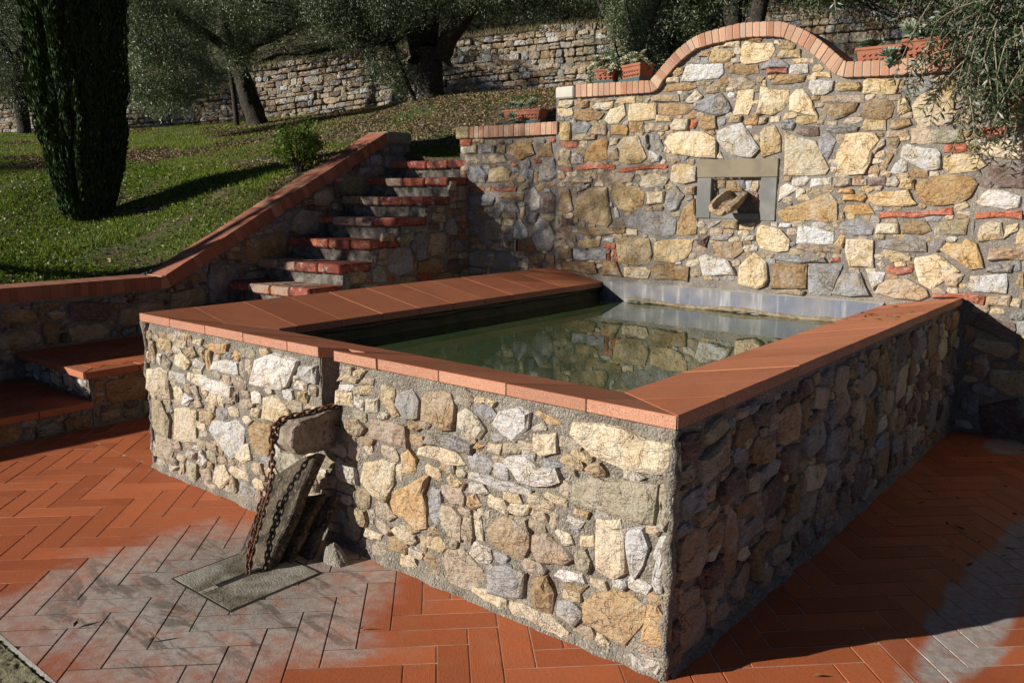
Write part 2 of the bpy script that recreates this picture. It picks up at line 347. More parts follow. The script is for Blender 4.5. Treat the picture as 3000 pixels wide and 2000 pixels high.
STONES['tall'] = '''c -3390,2340 -3376,2392 -3306,2396 -3237,2385 -3239,2352 -3305,2327
b -3210,2382 -3136,2385 -3071,2373 -3076,2332 -3147,2322 -3200,2339
t -3052,2372 -3008,2387 -2882,2379 -2808,2365 -2857,2355 -2969,2351
c -3027,2319 -2969,2346 -2919,2358 -2808,2357 -2824,2307 -2892,2288 -2980,2296
y -2792,2336 -2771,2374 -2598,2377 -2596,2324
v -2588,2323 -2586,2376 -2476,2373 -2446,2363 -2485,2322
t -2428,2333 -2441,2358 -2384,2374 -2189,2365 -2187,2318 -2405,2327
g -2171,2336 -2178,2374 -2119,2384 -2060,2378 -2096,2340 -2149,2320
c -2137,2305 -2096,2345 -2034,2392 -1984,2342 -2009,2307 -2083,2299
b -2340,2404 -2319,2436 -2198,2449 -2047,2435 -2040,2413 -2120,2398 -2295,2399
c -2304,2473 -2299,2501 -2200,2498 -2204,2470
w -2183,2473 -2158,2532 -2129,2595 -1820,2570 -1816,2504 -1861,2471 -1995,2468 -2101,2464
o -2251,2540 -2214,2570 -2165,2570 -2164,2533 -2223,2511
g -2108,2602 -2088,2638 -2024,2632 -2028,2595
g -2017,2590 -2008,2630 -1951,2627 -1938,2587
y -1934,2592 -1936,2633 -1912,2685 -1841,2680 -1739,2659 -1737,2623 -1795,2584
c -1831,2697 -1802,2719 -1763,2724 -1693,2721 -1691,2683
c -1676,2582 -1672,2688 -1644,2716 -1546,2693 -1432,2685 -1415,2636 -1444,2569 -1548,2557 -1635,2556
o -2030,2646 -1995,2670 -1932,2669 -1943,2638
b -1625,2718 -1587,2734 -1519,2725 -1528,2704 -1585,2707
y -1388,2646 -1385,2676 -1312,2686 -1260,2655 -1272,2631 -1345,2631
y -1389,2590 -1354,2628 -1222,2617 -1218,2562 -1369,2571
g -1516,2506 -1489,2539 -1434,2564 -1359,2555 -1302,2522 -1301,2503 -1384,2509 -1468,2506
y -1286,2553 -1222,2554 -1124,2543 -1122,2519 -1238,2527
r -1463,2493 -1449,2499 -1309,2490 -1312,2463 -1452,2467
w -1295,2487 -1283,2512 -1156,2505 -1153,2454 -1288,2454
b -1761,2500 -1758,2549 -1537,2537 -1524,2480 -1630,2476
t -1746,2408 -1753,2458 -1629,2458 -1548,2403 -1566,2368 -1704,2371
t -1545,2420 -1532,2454 -1484,2446 -1501,2412
b -1424,2393 -1380,2447 -1251,2446 -1169,2430 -1176,2396 -1321,2386
t -1959,2368 -1940,2409 -1869,2426 -1786,2411 -1794,2366 -1896,2362
g -2054,2244 -2050,2291 -1936,2330 -1823,2346 -1760,2291 -1736,2235 -1755,2204 -1856,2187 -1973,2221
c -1719,2189 -1698,2260 -1683,2363 -1560,2359 -1568,2243 -1599,2182
c -1521,2178 -1502,2275 -1504,2377 -1441,2364 -1290,2336 -1278,2270 -1328,2203 -1410,2168 -1478,2185
c -1270,2191 -1274,2287 -1226,2340 -1181,2337 -1113,2251 -1061,2145 -1170,2168
w -1772,2338 -1753,2359 -1702,2337 -1716,2316 -1761,2319
b -3217,2221 -3199,2303 -3056,2300 -2904,2261 -2952,2213 -3093,2206
c -2902,2205 -2842,2288 -2709,2316 -2689,2235 -2765,2173 -2851,2175
y -2657,2188 -2658,2319 -2399,2307 -2394,2190 -2550,2183
b -2373,2233 -2370,2303 -2158,2290 -2070,2254 -2111,2214 -2243,2211
y -2393,2168 -2393,2216 -2253,2196 -2252,2164
g -3241,2122 -3243,2196 -3118,2205 -3040,2166 -3090,2111 -3168,2109
t -3026,2093 -3021,2149 -2964,2172 -2882,2148 -2880,2079
o -2824,2087 -2820,2151 -2680,2149 -2655,2118 -2671,2071
b -2642,2098 -2644,2170 -2514,2167 -2506,2087 -2606,2088
t -2454,2100 -2450,2154 -2279,2131 -2277,2095
c -2267,2126 -2219,2172 -2098,2166 -2095,2087 -2238,2093
r -2079,2103 -2066,2164 -2018,2157 -2047,2099
b -1999,2109 -2008,2187 -1866,2182 -1857,2094 -1945,2079
t -1756,2135 -1733,2166 -1648,2168 -1651,2135
o -1610,2106 -1612,2142 -1515,2158 -1522,2106
t -1507,2106 -1500,2150 -1442,2149 -1455,2117
c -1412,2119 -1409,2154 -1348,2153 -1351,2121
g -1324,2071 -1332,2115 -1277,2130 -1225,2101 -1244,2054
y -1216,2105 -1214,2143 -1065,2139 -1058,2102 -1156,2091
k -1215,2027 -1191,2078 -1051,2063 -1043,2007 -1160,2013
t -3240,2043 -3221,2088 -3090,2098 -2981,2089 -2986,2050
y -3367,2053 -3363,2212 -3263,2202 -3253,2049
r -3367,2010 -3360,2034 -3173,2030 -3166,1990 -3285,1984
w -3240,1846 -3231,1921 -3184,1936 -3124,1897 -3123,1844
o -3098,1865 -3074,1959 -2998,2029 -2886,2062 -2862,2025 -2868,1881 -2969,1857
c -2840,1993 -2835,2050 -2755,2042 -2772,2002
t -2853,1871 -2851,1953 -2771,1961 -2746,1879 -2793,1854
y -2737,1848 -2728,1939 -2766,1986 -2701,2050 -2569,2060 -2525,1974 -2475,1883 -2526,1839 -2657,1831
g -2514,1983 -2510,2053 -2476,2061 -2455,1982 -2469,1947
g -2440,1991 -2430,2069 -2360,2047 -2317,1958 -2326,1919 -2402,1941
w -2450,1843 -2448,1932 -2407,1921 -2348,1890 -2354,1851
c -2312,1997 -2270,2054 -2171,2076 -1955,2065 -1853,2010 -1845,1869 -1999,1872 -2219,1906
w -1839,2000 -1838,2065 -1749,2098 -1640,2123 -1566,2027 -1490,1925 -1547,1862 -1646,1871 -1760,1914
c -1848,1860 -1811,1904 -1783,1860
y -1483,1943 -1489,2042 -1453,2085 -1377,2086 -1330,2009 -1328,1902 -1459,1864
r -3360,1781 -3354,1808 -3228,1809 -3234,1777
r -3195,1787 -3189,1824 -2792,1823 -2766,1802 -2790,1785
r -2743,1771 -2729,1799 -2294,1825 -2268,1810 -2287,1787 -2692,1765
c -2241,1692 -2229,1809 -2116,1820 -2019,1796 -2017,1690 -2120,1664
w -1141,2347 -1131,2393 -1069,2392 -964,2376 -973,2318 -1036,2288 -1098,2293
y -925,2310 -945,2343 -912,2359 -786,2354 -773,2328 -782,2302
y -751,2279 -753,2360 -730,2374 -513,2353 -537,2265
c -1127,2426 -1108,2446 -994,2439 -988,2407
p -1052,2236 -1047,2281 -748,2268 -745,2225
b -1016,2185 -987,2218 -783,2214 -796,2165 -862,2135 -937,2118
b -746,2129 -740,2209 -679,2238 -573,2225 -539,2175 -556,2111 -611,2091
y -512,2149 -513,2217 -463,2225 -439,2149 -494,2125
c -427,2176 -380,2243 -285,2268 -178,2247 -173,2060 -206,2040 -372,2051 -407,2103
g -499,2285 -458,2352 -352,2351 -304,2302 -359,2253 -426,2241
t -875,2089 -851,2112 -760,2117 -743,2100 -799,2083
g -988,2039 -968,2066 -925,2069 -814,2061 -765,2053 -771,2022 -922,2021
y -744,2046 -731,2095 -588,2088 -583,2024 -712,2029
b -550,2037 -546,2086 -437,2087 -420,2056 -510,2033
t -577,1975 -572,2014 -438,2011 -435,1974
t -410,1928 -414,2022 -293,2013 -288,1932
v -280,1926 -290,2009 -108,2009 -89,1932 -196,1925
r -47,1962 -37,2006 149,2009 161,1958
r -201,1870 -193,1912 -79,1911 -69,1877 -117,1866
g -1038,1903 -1032,2005 -974,2020 -920,1968 -947,1885 -970,1843
c -1284,1723 -1297,2045 -1195,1995 -1067,1963 -998,1842 -958,1772 -980,1729 -1122,1719
c -892,1754 -889,1831 -905,1840 -895,1908 -855,1958 -859,2007 -752,2011 -652,2003 -618,1958 -660,1885 -670,1810 -706,1734 -815,1727
t -670,1877 -616,1958 -590,1957 -587,1924 -642,1869
v -553,1939 -543,1964 -490,1960 -506,1907 -540,1904
t -607,1760 -558,1856 -525,1851 -561,1751
w -473,1840 -467,1902 -431,1922 -239,1885 -221,1857 -217,1761 -301,1748 -421,1807
w -525,1738 -505,1790 -466,1829 -432,1801 -431,1748 -494,1730
y -199,1763 -194,1833 -94,1848 6,1834 56,1781 1,1744 -142,1730
c 17,1859 23,1911 125,1923 253,1912 262,1813 63,1840
k 76,1710 78,1774 267,1779 282,1628 141,1636
w -1081,1639 -1080,1694 -932,1703 -929,1655
t -915,1641 -909,1698 -793,1697 -790,1655
t -778,1655 -776,1692 -689,1687 -687,1655
k -674,1650 -673,1701 -563,1703 -552,1650
w -547,1650 -546,1695 -494,1704 -470,1670 -490,1645
y -460,1632 -448,1695 -375,1686 -370,1623
w -1317,1530 -1308,1635 -1266,1660 -1202,1638 -1191,1616
w -1183,1558 -1187,1640 -1126,1623 -1121,1597
o -879,1599 -858,1624 -779,1619 -768,1595
o -838,1544 -832,1582 -695,1587 -680,1571 -700,1536
y -656,1537 -664,1578 -579,1602 -403,1615 -373,1556 -337,1527 -393,1513 -607,1510
O -1317,1452 -1246,1488 -1034,1557 -942,1596 -883,1532 -869,1404 -936,1383 -1062,1399 -1269,1384
o -837,1470 -812,1504 -663,1515 -609,1454 -693,1446
O -347,1591 -356,1651 -331,1672 -213,1715 -94,1714 -16,1692 21,1660 -20,1577 -78,1534 -236,1515 -294,1532
w 16,1542 50,1591 91,1616 158,1612 270,1576 269,1514 191,1500 62,1519
r -579,1427 -582,1466 -116,1500 -108,1456
r 22,1436 22,1473 287,1486 292,1440
c -90,1465 -79,1479 -4,1476 -18,1458
c -595,1314 -595,1375 -452,1383 -443,1324
b -418,1325 -415,1398 -278,1410 -235,1347 -301,1320
v -192,1401 -99,1419 -8,1434 -22,1330 -155,1329
c 58,1288 54,1371 95,1411 176,1409 193,1312
c 199,1312 210,1393 271,1411 269,1365
g -856,1346 -831,1382 -725,1413 -615,1353 -620,1309 -753,1299
c -1471,1237 -1471,1325 -1432,1346 -1285,1316 -1212,1247 -1217,1168 -1306,1156 -1432,1178
w -1300,1342 -1286,1365 -1209,1362 -1218,1337
w -1152,1227 -1155,1354 -886,1310 -890,1236
p -1164,1185 -1137,1223 -830,1194 -828,1165 -1027,1165
y -876,1222 -834,1298 -809,1289 -822,1207
c -790,1262 -608,1264 -589,1079 -755,1074 -787,1160
g -574,1219 -574,1265 -484,1274 -358,1301 -265,1266 -252,1206 -409,1199
c -545,1183 -520,1204 -460,1193 -357,1163 -351,1138 -472,1123
g -235,1243 -214,1284 -145,1289 -149,1236 -193,1211
y -168,1219 -132,1270 -40,1265 -24,1296 45,1270 98,1118 23,1103 -60,1154
w -569,1099 -540,1124 -515,1091 -539,1064
r -504,1056 -494,1090 -326,1091 -332,1058 -439,1033
c -326,1129 -319,1155 -192,1188 -143,1166 -39,1084 -113,1028 -204,950 -282,989
t -126,1025 -68,1063 -10,1062 -46,980 -109,984
p 126,1173 128,1238 317,1263 325,1184
g 118,1095 130,1127 268,1139 258,1096
w 20,985 29,1052 237,1082 248,959 52,961
b 297,1020 313,1087 333,1097 345,975
w -632,1035 -511,1043 -524,979 -580,921
t -571,894 -545,957 -479,994 -360,1007 -238,945 -210,903 -272,872 -434,868
g -1057,914 -1056,1047 -943,1078 -808,1077 -880,859 -1035,857
g -870,870 -813,1005 -679,1032 -606,881 -739,861
b -1333,873 -1319,1062 -1071,1064 -1064,894
t -1305,835 -1285,853 -1136,873 -1067,864 -1086,838
g -1311,1096 -1282,1123 -1182,1129 -1042,1107 -939,1122 -928,1097 -1119,1082
r -895,1099 -888,1124 -826,1128 -833,1103
r -194,897 -183,921 123,928 120,870 18,905
t 139,872 141,934 273,940 271,875
c 281,885 292,925 333,928 331,872
g 286,795 282,830 358,837 362,798
t -3325,1683 -3304,1725 -3163,1712 -3012,1711 -3011,1682 -3233,1674
t -2958,1693 -2952,1750 -2688,1753 -2587,1741 -2610,1680 -2844,1659
w -3179,1597 -3158,1632 -3035,1661 -3051,1631
c -2991,1648 -2978,1677 -2901,1677 -2900,1648
B -3196,1371 -3177,1529 -3048,1627 -2857,1632 -2843,1534 -2797,1346 -2847,1299 -3041,1328
y -2805,1559 -2788,1655 -2725,1682 -2671,1643 -2555,1643 -2486,1591 -2501,1493 -2612,1433 -2731,1459
c -2527,1648 -2517,1730 -2383,1750 -2261,1707 -2296,1653 -2453,1637
c -2448,1496 -2449,1595 -2293,1601 -2296,1509
g -2278,1488 -2263,1579 -2184,1643 -2112,1572 -2166,1457 -2224,1440
t -2108,1590 -2099,1643 -2015,1638 -2019,1585
g -2719,1365 -2624,1390 -2548,1436 -2321,1434 -2175,1370 -2182,1265 -2239,1225 -2464,1250 -2648,1316
b -2158,1244 -2157,1347 -2105,1475 -2017,1544 -2005,1416 -1983,1364 -1992,1271
b -3236,1241 -3193,1267 -2806,1285 -2663,1300 -2661,1249 -2968,1210
y -3161,1115 -3148,1169 -3024,1180 -2915,1178 -2927,1125 -3050,1102
w -2882,1173 -2869,1197 -2779,1201 -2785,1165
r -2880,1115 -2874,1146 -2765,1150 -2763,1115
y -2740,1178 -2644,1211 -2425,1208 -2391,1082 -2407,1015 -2532,975 -2704,999
B -2365,1029 -2371,1178 -2287,1203 -2013,1214 -2021,1133 -2063,1066 -2182,1022
b -2372,873 -2382,990 -2206,1011 -2038,988 -2045,874
c -2657,876 -2660,951 -2441,964 -2404,935 -2428,875
b -2887,873 -2877,984 -2744,992 -2682,875
b -3318,892 -3334,959 -2977,979 -2949,890 -3030,875
g -3202,995 -3197,1085 -2858,1100 -2855,1007
b -3357,998 -3351,1078 -3224,1084 -3223,1005
r -2835,1009 -2831,1095 -2817,1095 -2812,1004
r -2755,1007 -2757,1094 -2733,1095 -2733,1008
p -1839,1172 -1812,1211 -1595,1210 -1581,1143 -1652,1088 -1832,1100
k -1966,1188 -1963,1247 -1876,1250 -1894,1160
g -1859,1224 -1837,1252 -1675,1268 -1717,1229
w -1955,1072 -1889,1103 -1697,1061 -1650,1003 -1625,955 -1916,936
c -1595,885 -1602,1025 -1481,1139 -1384,1070 -1366,942 -1382,890 -1444,860
g -1932,1315 -1834,1366 -1780,1367 -1865,1317
b -1762,1320 -1764,1368 -1636,1366 -1634,1314
c -1618,1315 -1610,1356 -1497,1364 -1504,1313
w -1592,1224 -1583,1261 -1491,1264 -1489,1238
k -3354,1285 -3326,1357 -3215,1354 -3207,1300
b -3372,1438 -3367,1609 -3264,1621 -3217,1438 -3286,1404'''
STONES['niche'] = '''b -1890,1624 -1888,1690 -1825,1694 -1780,1681 -1786,1632
b -1768,1616 -1766,1673 -1732,1689 -1688,1685 -1636,1624 -1640,1608 -1754,1604
w -1605,1612 -1605,1676 -1562,1684 -1558,1612
c -1554,1612 -1554,1680 -1511,1680 -1507,1640 -1520,1608
r -1555,1560 -1544,1592 -1508,1581 -1508,1521 -1549,1528
t -1886,1558 -1887,1607 -1843,1608 -1832,1558
g -1688,1689 -1623,1688 -1609,1632 -1633,1632'''
STONES['low'] = '''r -4615,2052 -4604,2100 -4470,2096 -4486,2044
y -4452,2072 -4425,2101 -4290,2097 -4310,2060
c -4606,1978 -4605,2027 -4390,2042 -4400,1968
g -4362,1967 -4352,2027 -4164,2028 -4173,1963
y -4137,1969 -4117,2027 -4030,2024 -4039,1959
b -4003,1951 -3994,2030 -3707,2028 -3670,1940 -3848,1891
b -3627,1914 -3611,2018 -3492,2042 -3459,1911
r -3956,1851 -3922,1873 -3879,1847 -3916,1822
t -4322,1872 -4322,1939 -4054,1933 -4001,1877 -4228,1863
g -4505,1682 -4484,1839 -4346,1837 -4252,1752 -4291,1682
y -4244,1682 -4224,1806 -4054,1833 -3963,1777 -4000,1695
g -3825,1751 -3770,1814 -3687,1785 -3704,1680
g -3625,1693 -3608,1826 -3455,1892 -3404,1747 -3487,1693
r -4495,1600 -4485,1632 -4291,1632 -4301,1601
r -4214,1601 -4205,1639 -3887,1632 -3906,1602
g -4517,1473 -4506,1557 -4248,1573 -4154,1533 -4193,1462 -4388,1452
b -4127,1536 -4034,1589 -3794,1575 -3812,1510
w -3768,1511 -3750,1590 -3681,1639 -3612,1551 -3611,1442 -3715,1412
k -3576,1401 -3569,1535 -3485,1591 -3418,1539 -3416,1404
g -3784,1311 -3748,1406 -3628,1394 -3664,1314
w -3933,1162 -3915,1258 -3844,1347 -3754,1252 -3754,1169
w -3691,1157 -3674,1294 -3606,1345 -3502,1313 -3409,1167 -3477,1063 -3621,1057
v -4285,1134 -4284,1322 -4076,1341 -4095,1141
g -4509,1171 -4498,1271 -4409,1289 -4353,1188
g -4506,869 -4517,976 -4402,1009 -4165,1014 -4165,870 -4418,861
g -4522,777 -4507,839 -4345,838 -4345,800'''
STONES['stair'] = '''g 2861,890 2872,1024 2984,1088 3120,1071 3163,959 3154,860 2977,832
g 3131,1095 3221,1208 3306,1205 3359,1102 3342,971 3230,957
t 3371,1042 3396,1191 3570,1196 3604,1144 3579,1010 3418,988
g 3678,1037 3679,1107 3784,1118 3923,1044 3815,1008
t 2417,836 2413,899 2551,898 2604,868 2571,814 2462,803
b 3216,855 3246,944 3432,972 3594,952 3562,852
k 3629,837 3645,939 3842,927 3809,814
g 3597,1251 3651,1329 3725,1328 3783,1243 3766,1171 3646,1187
v 3792,1510 3809,1632 3884,1643 3896,1510
t 3667,1613 3683,1685 3745,1691 3759,1613
r 3621,1384 3626,1413 3788,1418 3795,1390
g 2673,794 2664,902 2729,937 2833,910 2829,782
v 2985,1119 3014,1178 3166,1232 3185,1161 3053,1116
t 2795,1157 2816,1210 2934,1210 2919,1152
t 2745,1004 2760,1081 2838,1087 2842,1008'''
STONES['front'] = '''y -3259,739 -3245,781 -3119,783 -3116,748 -3207,720
c -3058,772 -3038,801 -2958,801 -2955,763 -3023,759
c -2898,799 -2872,820 -2788,825 -2806,798
o -2763,799 -2698,820 -2558,828 -2577,782 -2646,769
w -3301,629 -3283,689 -3231,691 -3261,630
v -3241,628 -3194,692 -3136,658 -3157,618
c -3097,656 -3074,707 -2995,726 -2919,687 -2974,643
w -2913,683 -2873,716 -2788,696 -2822,660
w -2373,653 -2303,783 -2176,826 -1964,820 -2055,694 -2115,662 -2304,656
w -2724,682 -2694,723 -2606,739 -2471,739 -2462,687 -2585,677
o -2504,768 -2486,806 -2439,796 -2455,762
w -1953,745 -1943,802 -1834,816 -1845,733
c -3410,470 -3376,588 -3255,614 -3176,600 -3163,455 -3241,442
w -3167,560 -3153,602 -2991,608 -2997,559
w -2978,587 -2965,624 -2719,622 -2531,610 -2544,555 -2726,559
c -2804,496 -2740,561 -2687,539 -2678,492
c -2674,542 -2625,555 -2627,493 -2668,490
t -2526,542 -2507,590 -2478,590 -2489,548
w -3044,440 -3004,503 -2942,481 -2986,441
t -2927,553 -2875,566 -2839,506 -2884,492
c -2290,488 -2268,597 -2180,619 -2084,591 -2062,564 -2067,527 -2165,495
y -1984,631 -1975,674 -1904,685 -1919,634
w -2015,692 -1980,724 -1902,721 -1903,695
v -3398,253 -3375,408 -3265,417 -3180,327 -3211,215 -3359,214
c -3171,214 -3131,395 -3033,421 -2895,419 -2915,246 -3075,215
w -2769,343 -2741,395 -2597,413 -2510,445 -2434,412 -2458,296 -2574,223 -2696,290
c -2382,487 -2365,526 -2304,529 -2320,494
b -2404,410 -2347,458 -2207,469 -2202,372 -2258,306 -2361,300
t -3377,91 -3361,201 -3225,209 -3167,168 -3212,79 -3346,60
w -3032,144 -3012,180 -2923,181 -2943,145
w -2900,189 -2867,210 -2818,161 -2854,112
t -3127,-24 -3105,86 -3070,84 -3071,-11
v -3055,-16 -3040,109 -2931,114 -2929,-5
w -2906,141 -2871,179 -2836,137 -2870,105
c -2778,56 -2739,139 -2650,171 -2602,112 -2710,19
c -2609,156 -2578,182 -2428,174 -2432,136 -2541,127
t -2881,-46 -2856,35 -2738,36 -2718,-24
w -3231,17 -3209,54 -3135,52 -3172,2
c -2582,251 -2523,309 -2414,331 -2394,258 -2476,224
c -1685,772 -1649,812 -1557,795 -1570,779
y -1563,736 -1557,761 -1446,778 -1447,754
w -1677,731 -1671,754 -1576,761 -1582,743
c -1702,665 -1693,723 -1593,728 -1591,669
w -1581,678 -1569,718 -1503,709 -1515,669
c -1491,666 -1489,718 -1424,728 -1426,670
t -1531,781 -1505,809 -1440,812 -1451,787
y -1396,735 -1389,793 -1308,793 -1319,733 -1289,686 -1329,671
g -1309,722 -1303,787 -1215,804 -1174,764 -1180,694 -1255,674
t -1159,685 -1156,819 -1076,825 -1002,815 -978,778 -988,678 -1053,666 -1078,684
c -947,698 -943,752 -904,777 -851,751 -812,711 -842,670
c -863,816 -847,831 -766,825 -781,812
w -778,741 -741,793 -648,823 -599,812 -606,756 -668,692 -727,715
o -576,812 -556,825 -495,813 -449,796 -508,788
p -1485,572 -1472,632 -1396,639 -1248,640 -1237,553 -1342,552 -1468,548
g -1147,597 -1120,638 -1020,645 -883,635 -883,600 -987,597
c -1180,539 -1170,567 -975,597 -907,552 -1021,534
c -574,676 -578,736 -482,757 -477,690 -540,663
c -798,636 -794,658 -736,664 -744,629
o -872,627 -856,646 -828,640 -843,621
c -1545,337 -1520,430 -1402,469 -1318,467 -1331,372 -1389,283 -1468,291
o -1278,425 -1276,516 -1231,545 -1197,514 -1194,457
O -1358,284 -1328,343 -1225,401 -1136,461 -1114,459 -1154,374 -1130,327 -1132,233 -1203,208 -1276,236 -1342,239
c -413,769 -405,810 -327,823 -205,823 -78,806 -15,808 -8,717 -74,703 -201,699 -324,716
y -412,698 -406,714 -326,708 -331,682
w -726,603 -696,625 -610,643 -548,616 -478,631 -452,588 -505,562 -646,544
w -904,503 -896,527 -811,528 -653,528 -589,519 -602,501 -734,493 -850,503
c -1012,472 -987,494 -924,472 -941,444 -997,443
o -905,390 -897,421 -866,440 -828,407 -875,378
c -695,424 -688,441 -596,464 -603,429
t -1066,277 -1048,351 -990,353 -942,322 -951,224 -1017,232
c -530,512 -523,529 -424,519 -437,501
c -1545,79 -1523,118 -1416,119 -1427,98
v -409,532 -402,589 -316,628 -170,652 -65,663 -66,575 -79,531 -146,518 -270,523 -385,523
v -56,519 -58,664 -15,678 -18,565 -28,518
b -798,309 -772,356 -701,396 -614,398 -589,354 -595,302 -630,240 -714,247 -780,271
p -583,295 -578,349 -509,374 -445,343 -396,313 -431,284 -550,258
c -298,299 -300,485 -208,509 -192,454 -183,325 -226,288
w -179,466 -165,488 -121,500 -99,443 -111,375 -144,318 -162,331
c -479,395 -461,403 -412,398 -400,368 -438,352
c -366,372 -364,405 -317,418 -316,382
v -385,293 -386,340 -348,358 -329,328 -336,278 -363,275
c -528,518 -516,533 -431,524 -425,503 -488,503
c -694,415 -687,446 -596,458 -602,428 -638,417
t -590,431 -575,454 -530,455 -511,422 -564,418
o -394,487 -383,505 -336,500 -341,481
w -433,447 -417,469 -351,462 -367,440
g -792,61 -792,168 -700,196 -619,184 -630,87 -726,60
t -1040,118 -1017,163 -931,193 -891,171 -810,121 -834,80 -926,5 -997,0
c -889,1 -882,46 -807,59 -703,50 -708,-31 -807,-27
c -683,-23 -684,56 -610,65 -487,65 -404,31 -403,-33 -485,-37 -609,-35
b -581,119 -572,182 -513,209 -477,157 -488,71 -548,77
w -482,223 -459,248 -358,259 -346,235 -430,219
b -440,195 -429,207 -340,220 -362,195
O -349,94 -348,158 -300,213 -209,248 -146,249 -100,226 -105,173 -127,133 -177,61 -269,72
o -101,156 -90,238 -56,245 -22,198 -21,130 -42,96 -105,104
c -321,-23 -299,14 -235,18 -234,-25 -288,-41
w -132,14 -139,54 -98,45 -21,56 -24,12 -107,-10
w -72,321 -62,406 -71,422 -55,491 -32,506 -29,426 -41,301 -57,285'''
ARCH = '''-3439,2525 -3437,2411
-3375,2523 -3373,2410
-3312,2521 -3310,2409
-3250,2519 -3248,2408
-3188,2518 -3186,2407
-3127,2516 -3125,2406
-3067,2514 -3064,2405
-3007,2513 -3004,2404
-2948,2511 -2945,2403
-2889,2509 -2887,2402
-2832,2508 -2829,2402
-2774,2506 -2771,2401
-2717,2505 -2714,2400
-2661,2503 -2658,2399
-2606,2502 -2602,2398
-2551,2500 -2547,2398
-2496,2498 -2492,2397
-2452,2494 -2428,2398
-2444,2498 -2370,2422
-2397,2541 -2330,2481
-2357,2582 -2284,2524
-2314,2622 -2249,2557
-2273,2658 -2205,2595
-2223,2700 -2164,2627
-2179,2730 -2119,2657
-2132,2759 -2075,2682
-2082,2785 -2042,2702
-2028,2804 -2003,2706
-1970,2817 -1950,2715
-1911,2825 -1895,2725
-1854,2832 -1841,2728
-1797,2840 -1784,2733
-1740,2845 -1730,2737
-1681,2851 -1672,2740
-1633,2849 -1627,2742
-1578,2846 -1572,2739
-1523,2842 -1519,2735
-1469,2838 -1465,2732
-1413,2832 -1413,2724
-1357,2824 -1355,2713
-1297,2800 -1336,2704
-1241,2774 -1286,2680
-1187,2747 -1233,2652
-1137,2716 -1186,2624
-1089,2682 -1141,2592
-1044,2645 -1100,2558
-1000,2608 -1058,2524
-957,2570 -1021,2487
-916,2534 -979,2444
-891,2511 -939,2416
-872,2500 -881,2394
-815,2496 -815,2391
-758,2493 -755,2388
-702,2491 -697,2386
-643,2489 -639,2384
-581,2487 -576,2381
-522,2486 -519,2380
-465,2485 -459,2379
-410,2484 -402,2379
-355,2483 -347,2379
-299,2482 -291,2379
-244,2481 -236,2378
-190,2480 -182,2378
-136,2479 -128,2378
-83,2478 -75,2377
-28,2477 -20,2377'''
# ------------------------------------------------------------------ dimensions
L, D, H, HI, CW, CT = 3.43, 3.945, .9096, .8105, .515, .046
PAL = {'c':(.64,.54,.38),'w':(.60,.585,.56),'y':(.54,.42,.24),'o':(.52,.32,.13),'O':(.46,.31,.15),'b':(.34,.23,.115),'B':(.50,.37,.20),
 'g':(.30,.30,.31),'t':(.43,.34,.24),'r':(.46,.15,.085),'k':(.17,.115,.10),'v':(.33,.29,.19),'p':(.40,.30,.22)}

# ------------------------------------------------------------------ rubble masonry
def densify(P, n=10):
    P = [np.array(p, float) for p in P]
    while len(P) < n:
        ls = [np.linalg.norm(P[(i+1)%len(P)]-P[i]) for i in range(len(P))]
        i = int(np.argmax(ls)); a, b = P[i], P[(i+1)%len(P)]
        m = (a+b)/2; d = b-a; nrm = np.array([d[1],-d[0]])
        m = m + nrm*RNG.uniform(-.045,.045) + d*RNG.uniform(-.08,.08)
        P.insert(i+1, m)
    return P
def stone_mesh(P, h, to3, mat, tilt=.25, name='stone'):
    P = densify(P, max(9, min(12, len(P)+2)))
    n = len(P); A = np.array(P); c = A.mean(0)
    ext = max(np.ptp(A[:,0]), np.ptp(A[:,1])); mn = min(np.ptp(A[:,0]), np.ptp(A[:,1]))
    g = RNG.normal(0, tilt, 2)*h/ext
    hh = lambda q: h*(1+RNG.uniform(-.22,.22)) + float(np.dot(q-c, g))*2
    ins = min(.13, .007/mn+.03)
    hs = np.array([np.ptp(A[:,0]), np.ptp(A[:,1])])/2+1e-6
    g0 = 1+.010/hs; g1 = 1+.0055/hs
    r0 = [c+(p-c)*g0 for p in A]
    r1 = [c+(p-c)*(g1-ins*RNG.uniform(0,.8)) for p in A]
    r15 = [c+(p-c)*(1.01-ins-RNG.uniform(.03,.13)) for p in A]
    r2_ = [c+(p-c)*RNG.uniform(.36,.56) for p in A]
    V = [to3(p[0],p[1],-.02) for p in r0]+[to3(p[0],p[1],hh(p)*.62) for p in r1]+[to3(p[0],p[1],hh(p)*.95) for p in r15]+[to3(p[0],p[1],hh(p)*1.05) for p in r2_]+[to3(c[0],c[1],h*RNG.uniform(.85,1.2))]
    F = []
    for i in range(n):
        j = (i+1)%n
        F += [(i,j,n+j,n+i), (n+i,n+j,2*n+j,2*n+i), (2*n+i,2*n+j,3*n+j), (2*n+i,3*n+j,3*n+i), (3*n+i,3*n+j,4*n)]
    return V, F
def pip(P, X, Y):
    ins = np.zeros(X.shape, bool); n = len(P)
    for i in range(n):
        x0,y0 = P[i]; x1,y1 = P[(i+1)%n]
        if y0 == y1: continue
        c = ((Y>=y0)!=(Y>=y1)) & (X < (x1-x0)*(Y-y0)/(y1-y0)+x0)
        ins ^= c
    return ins
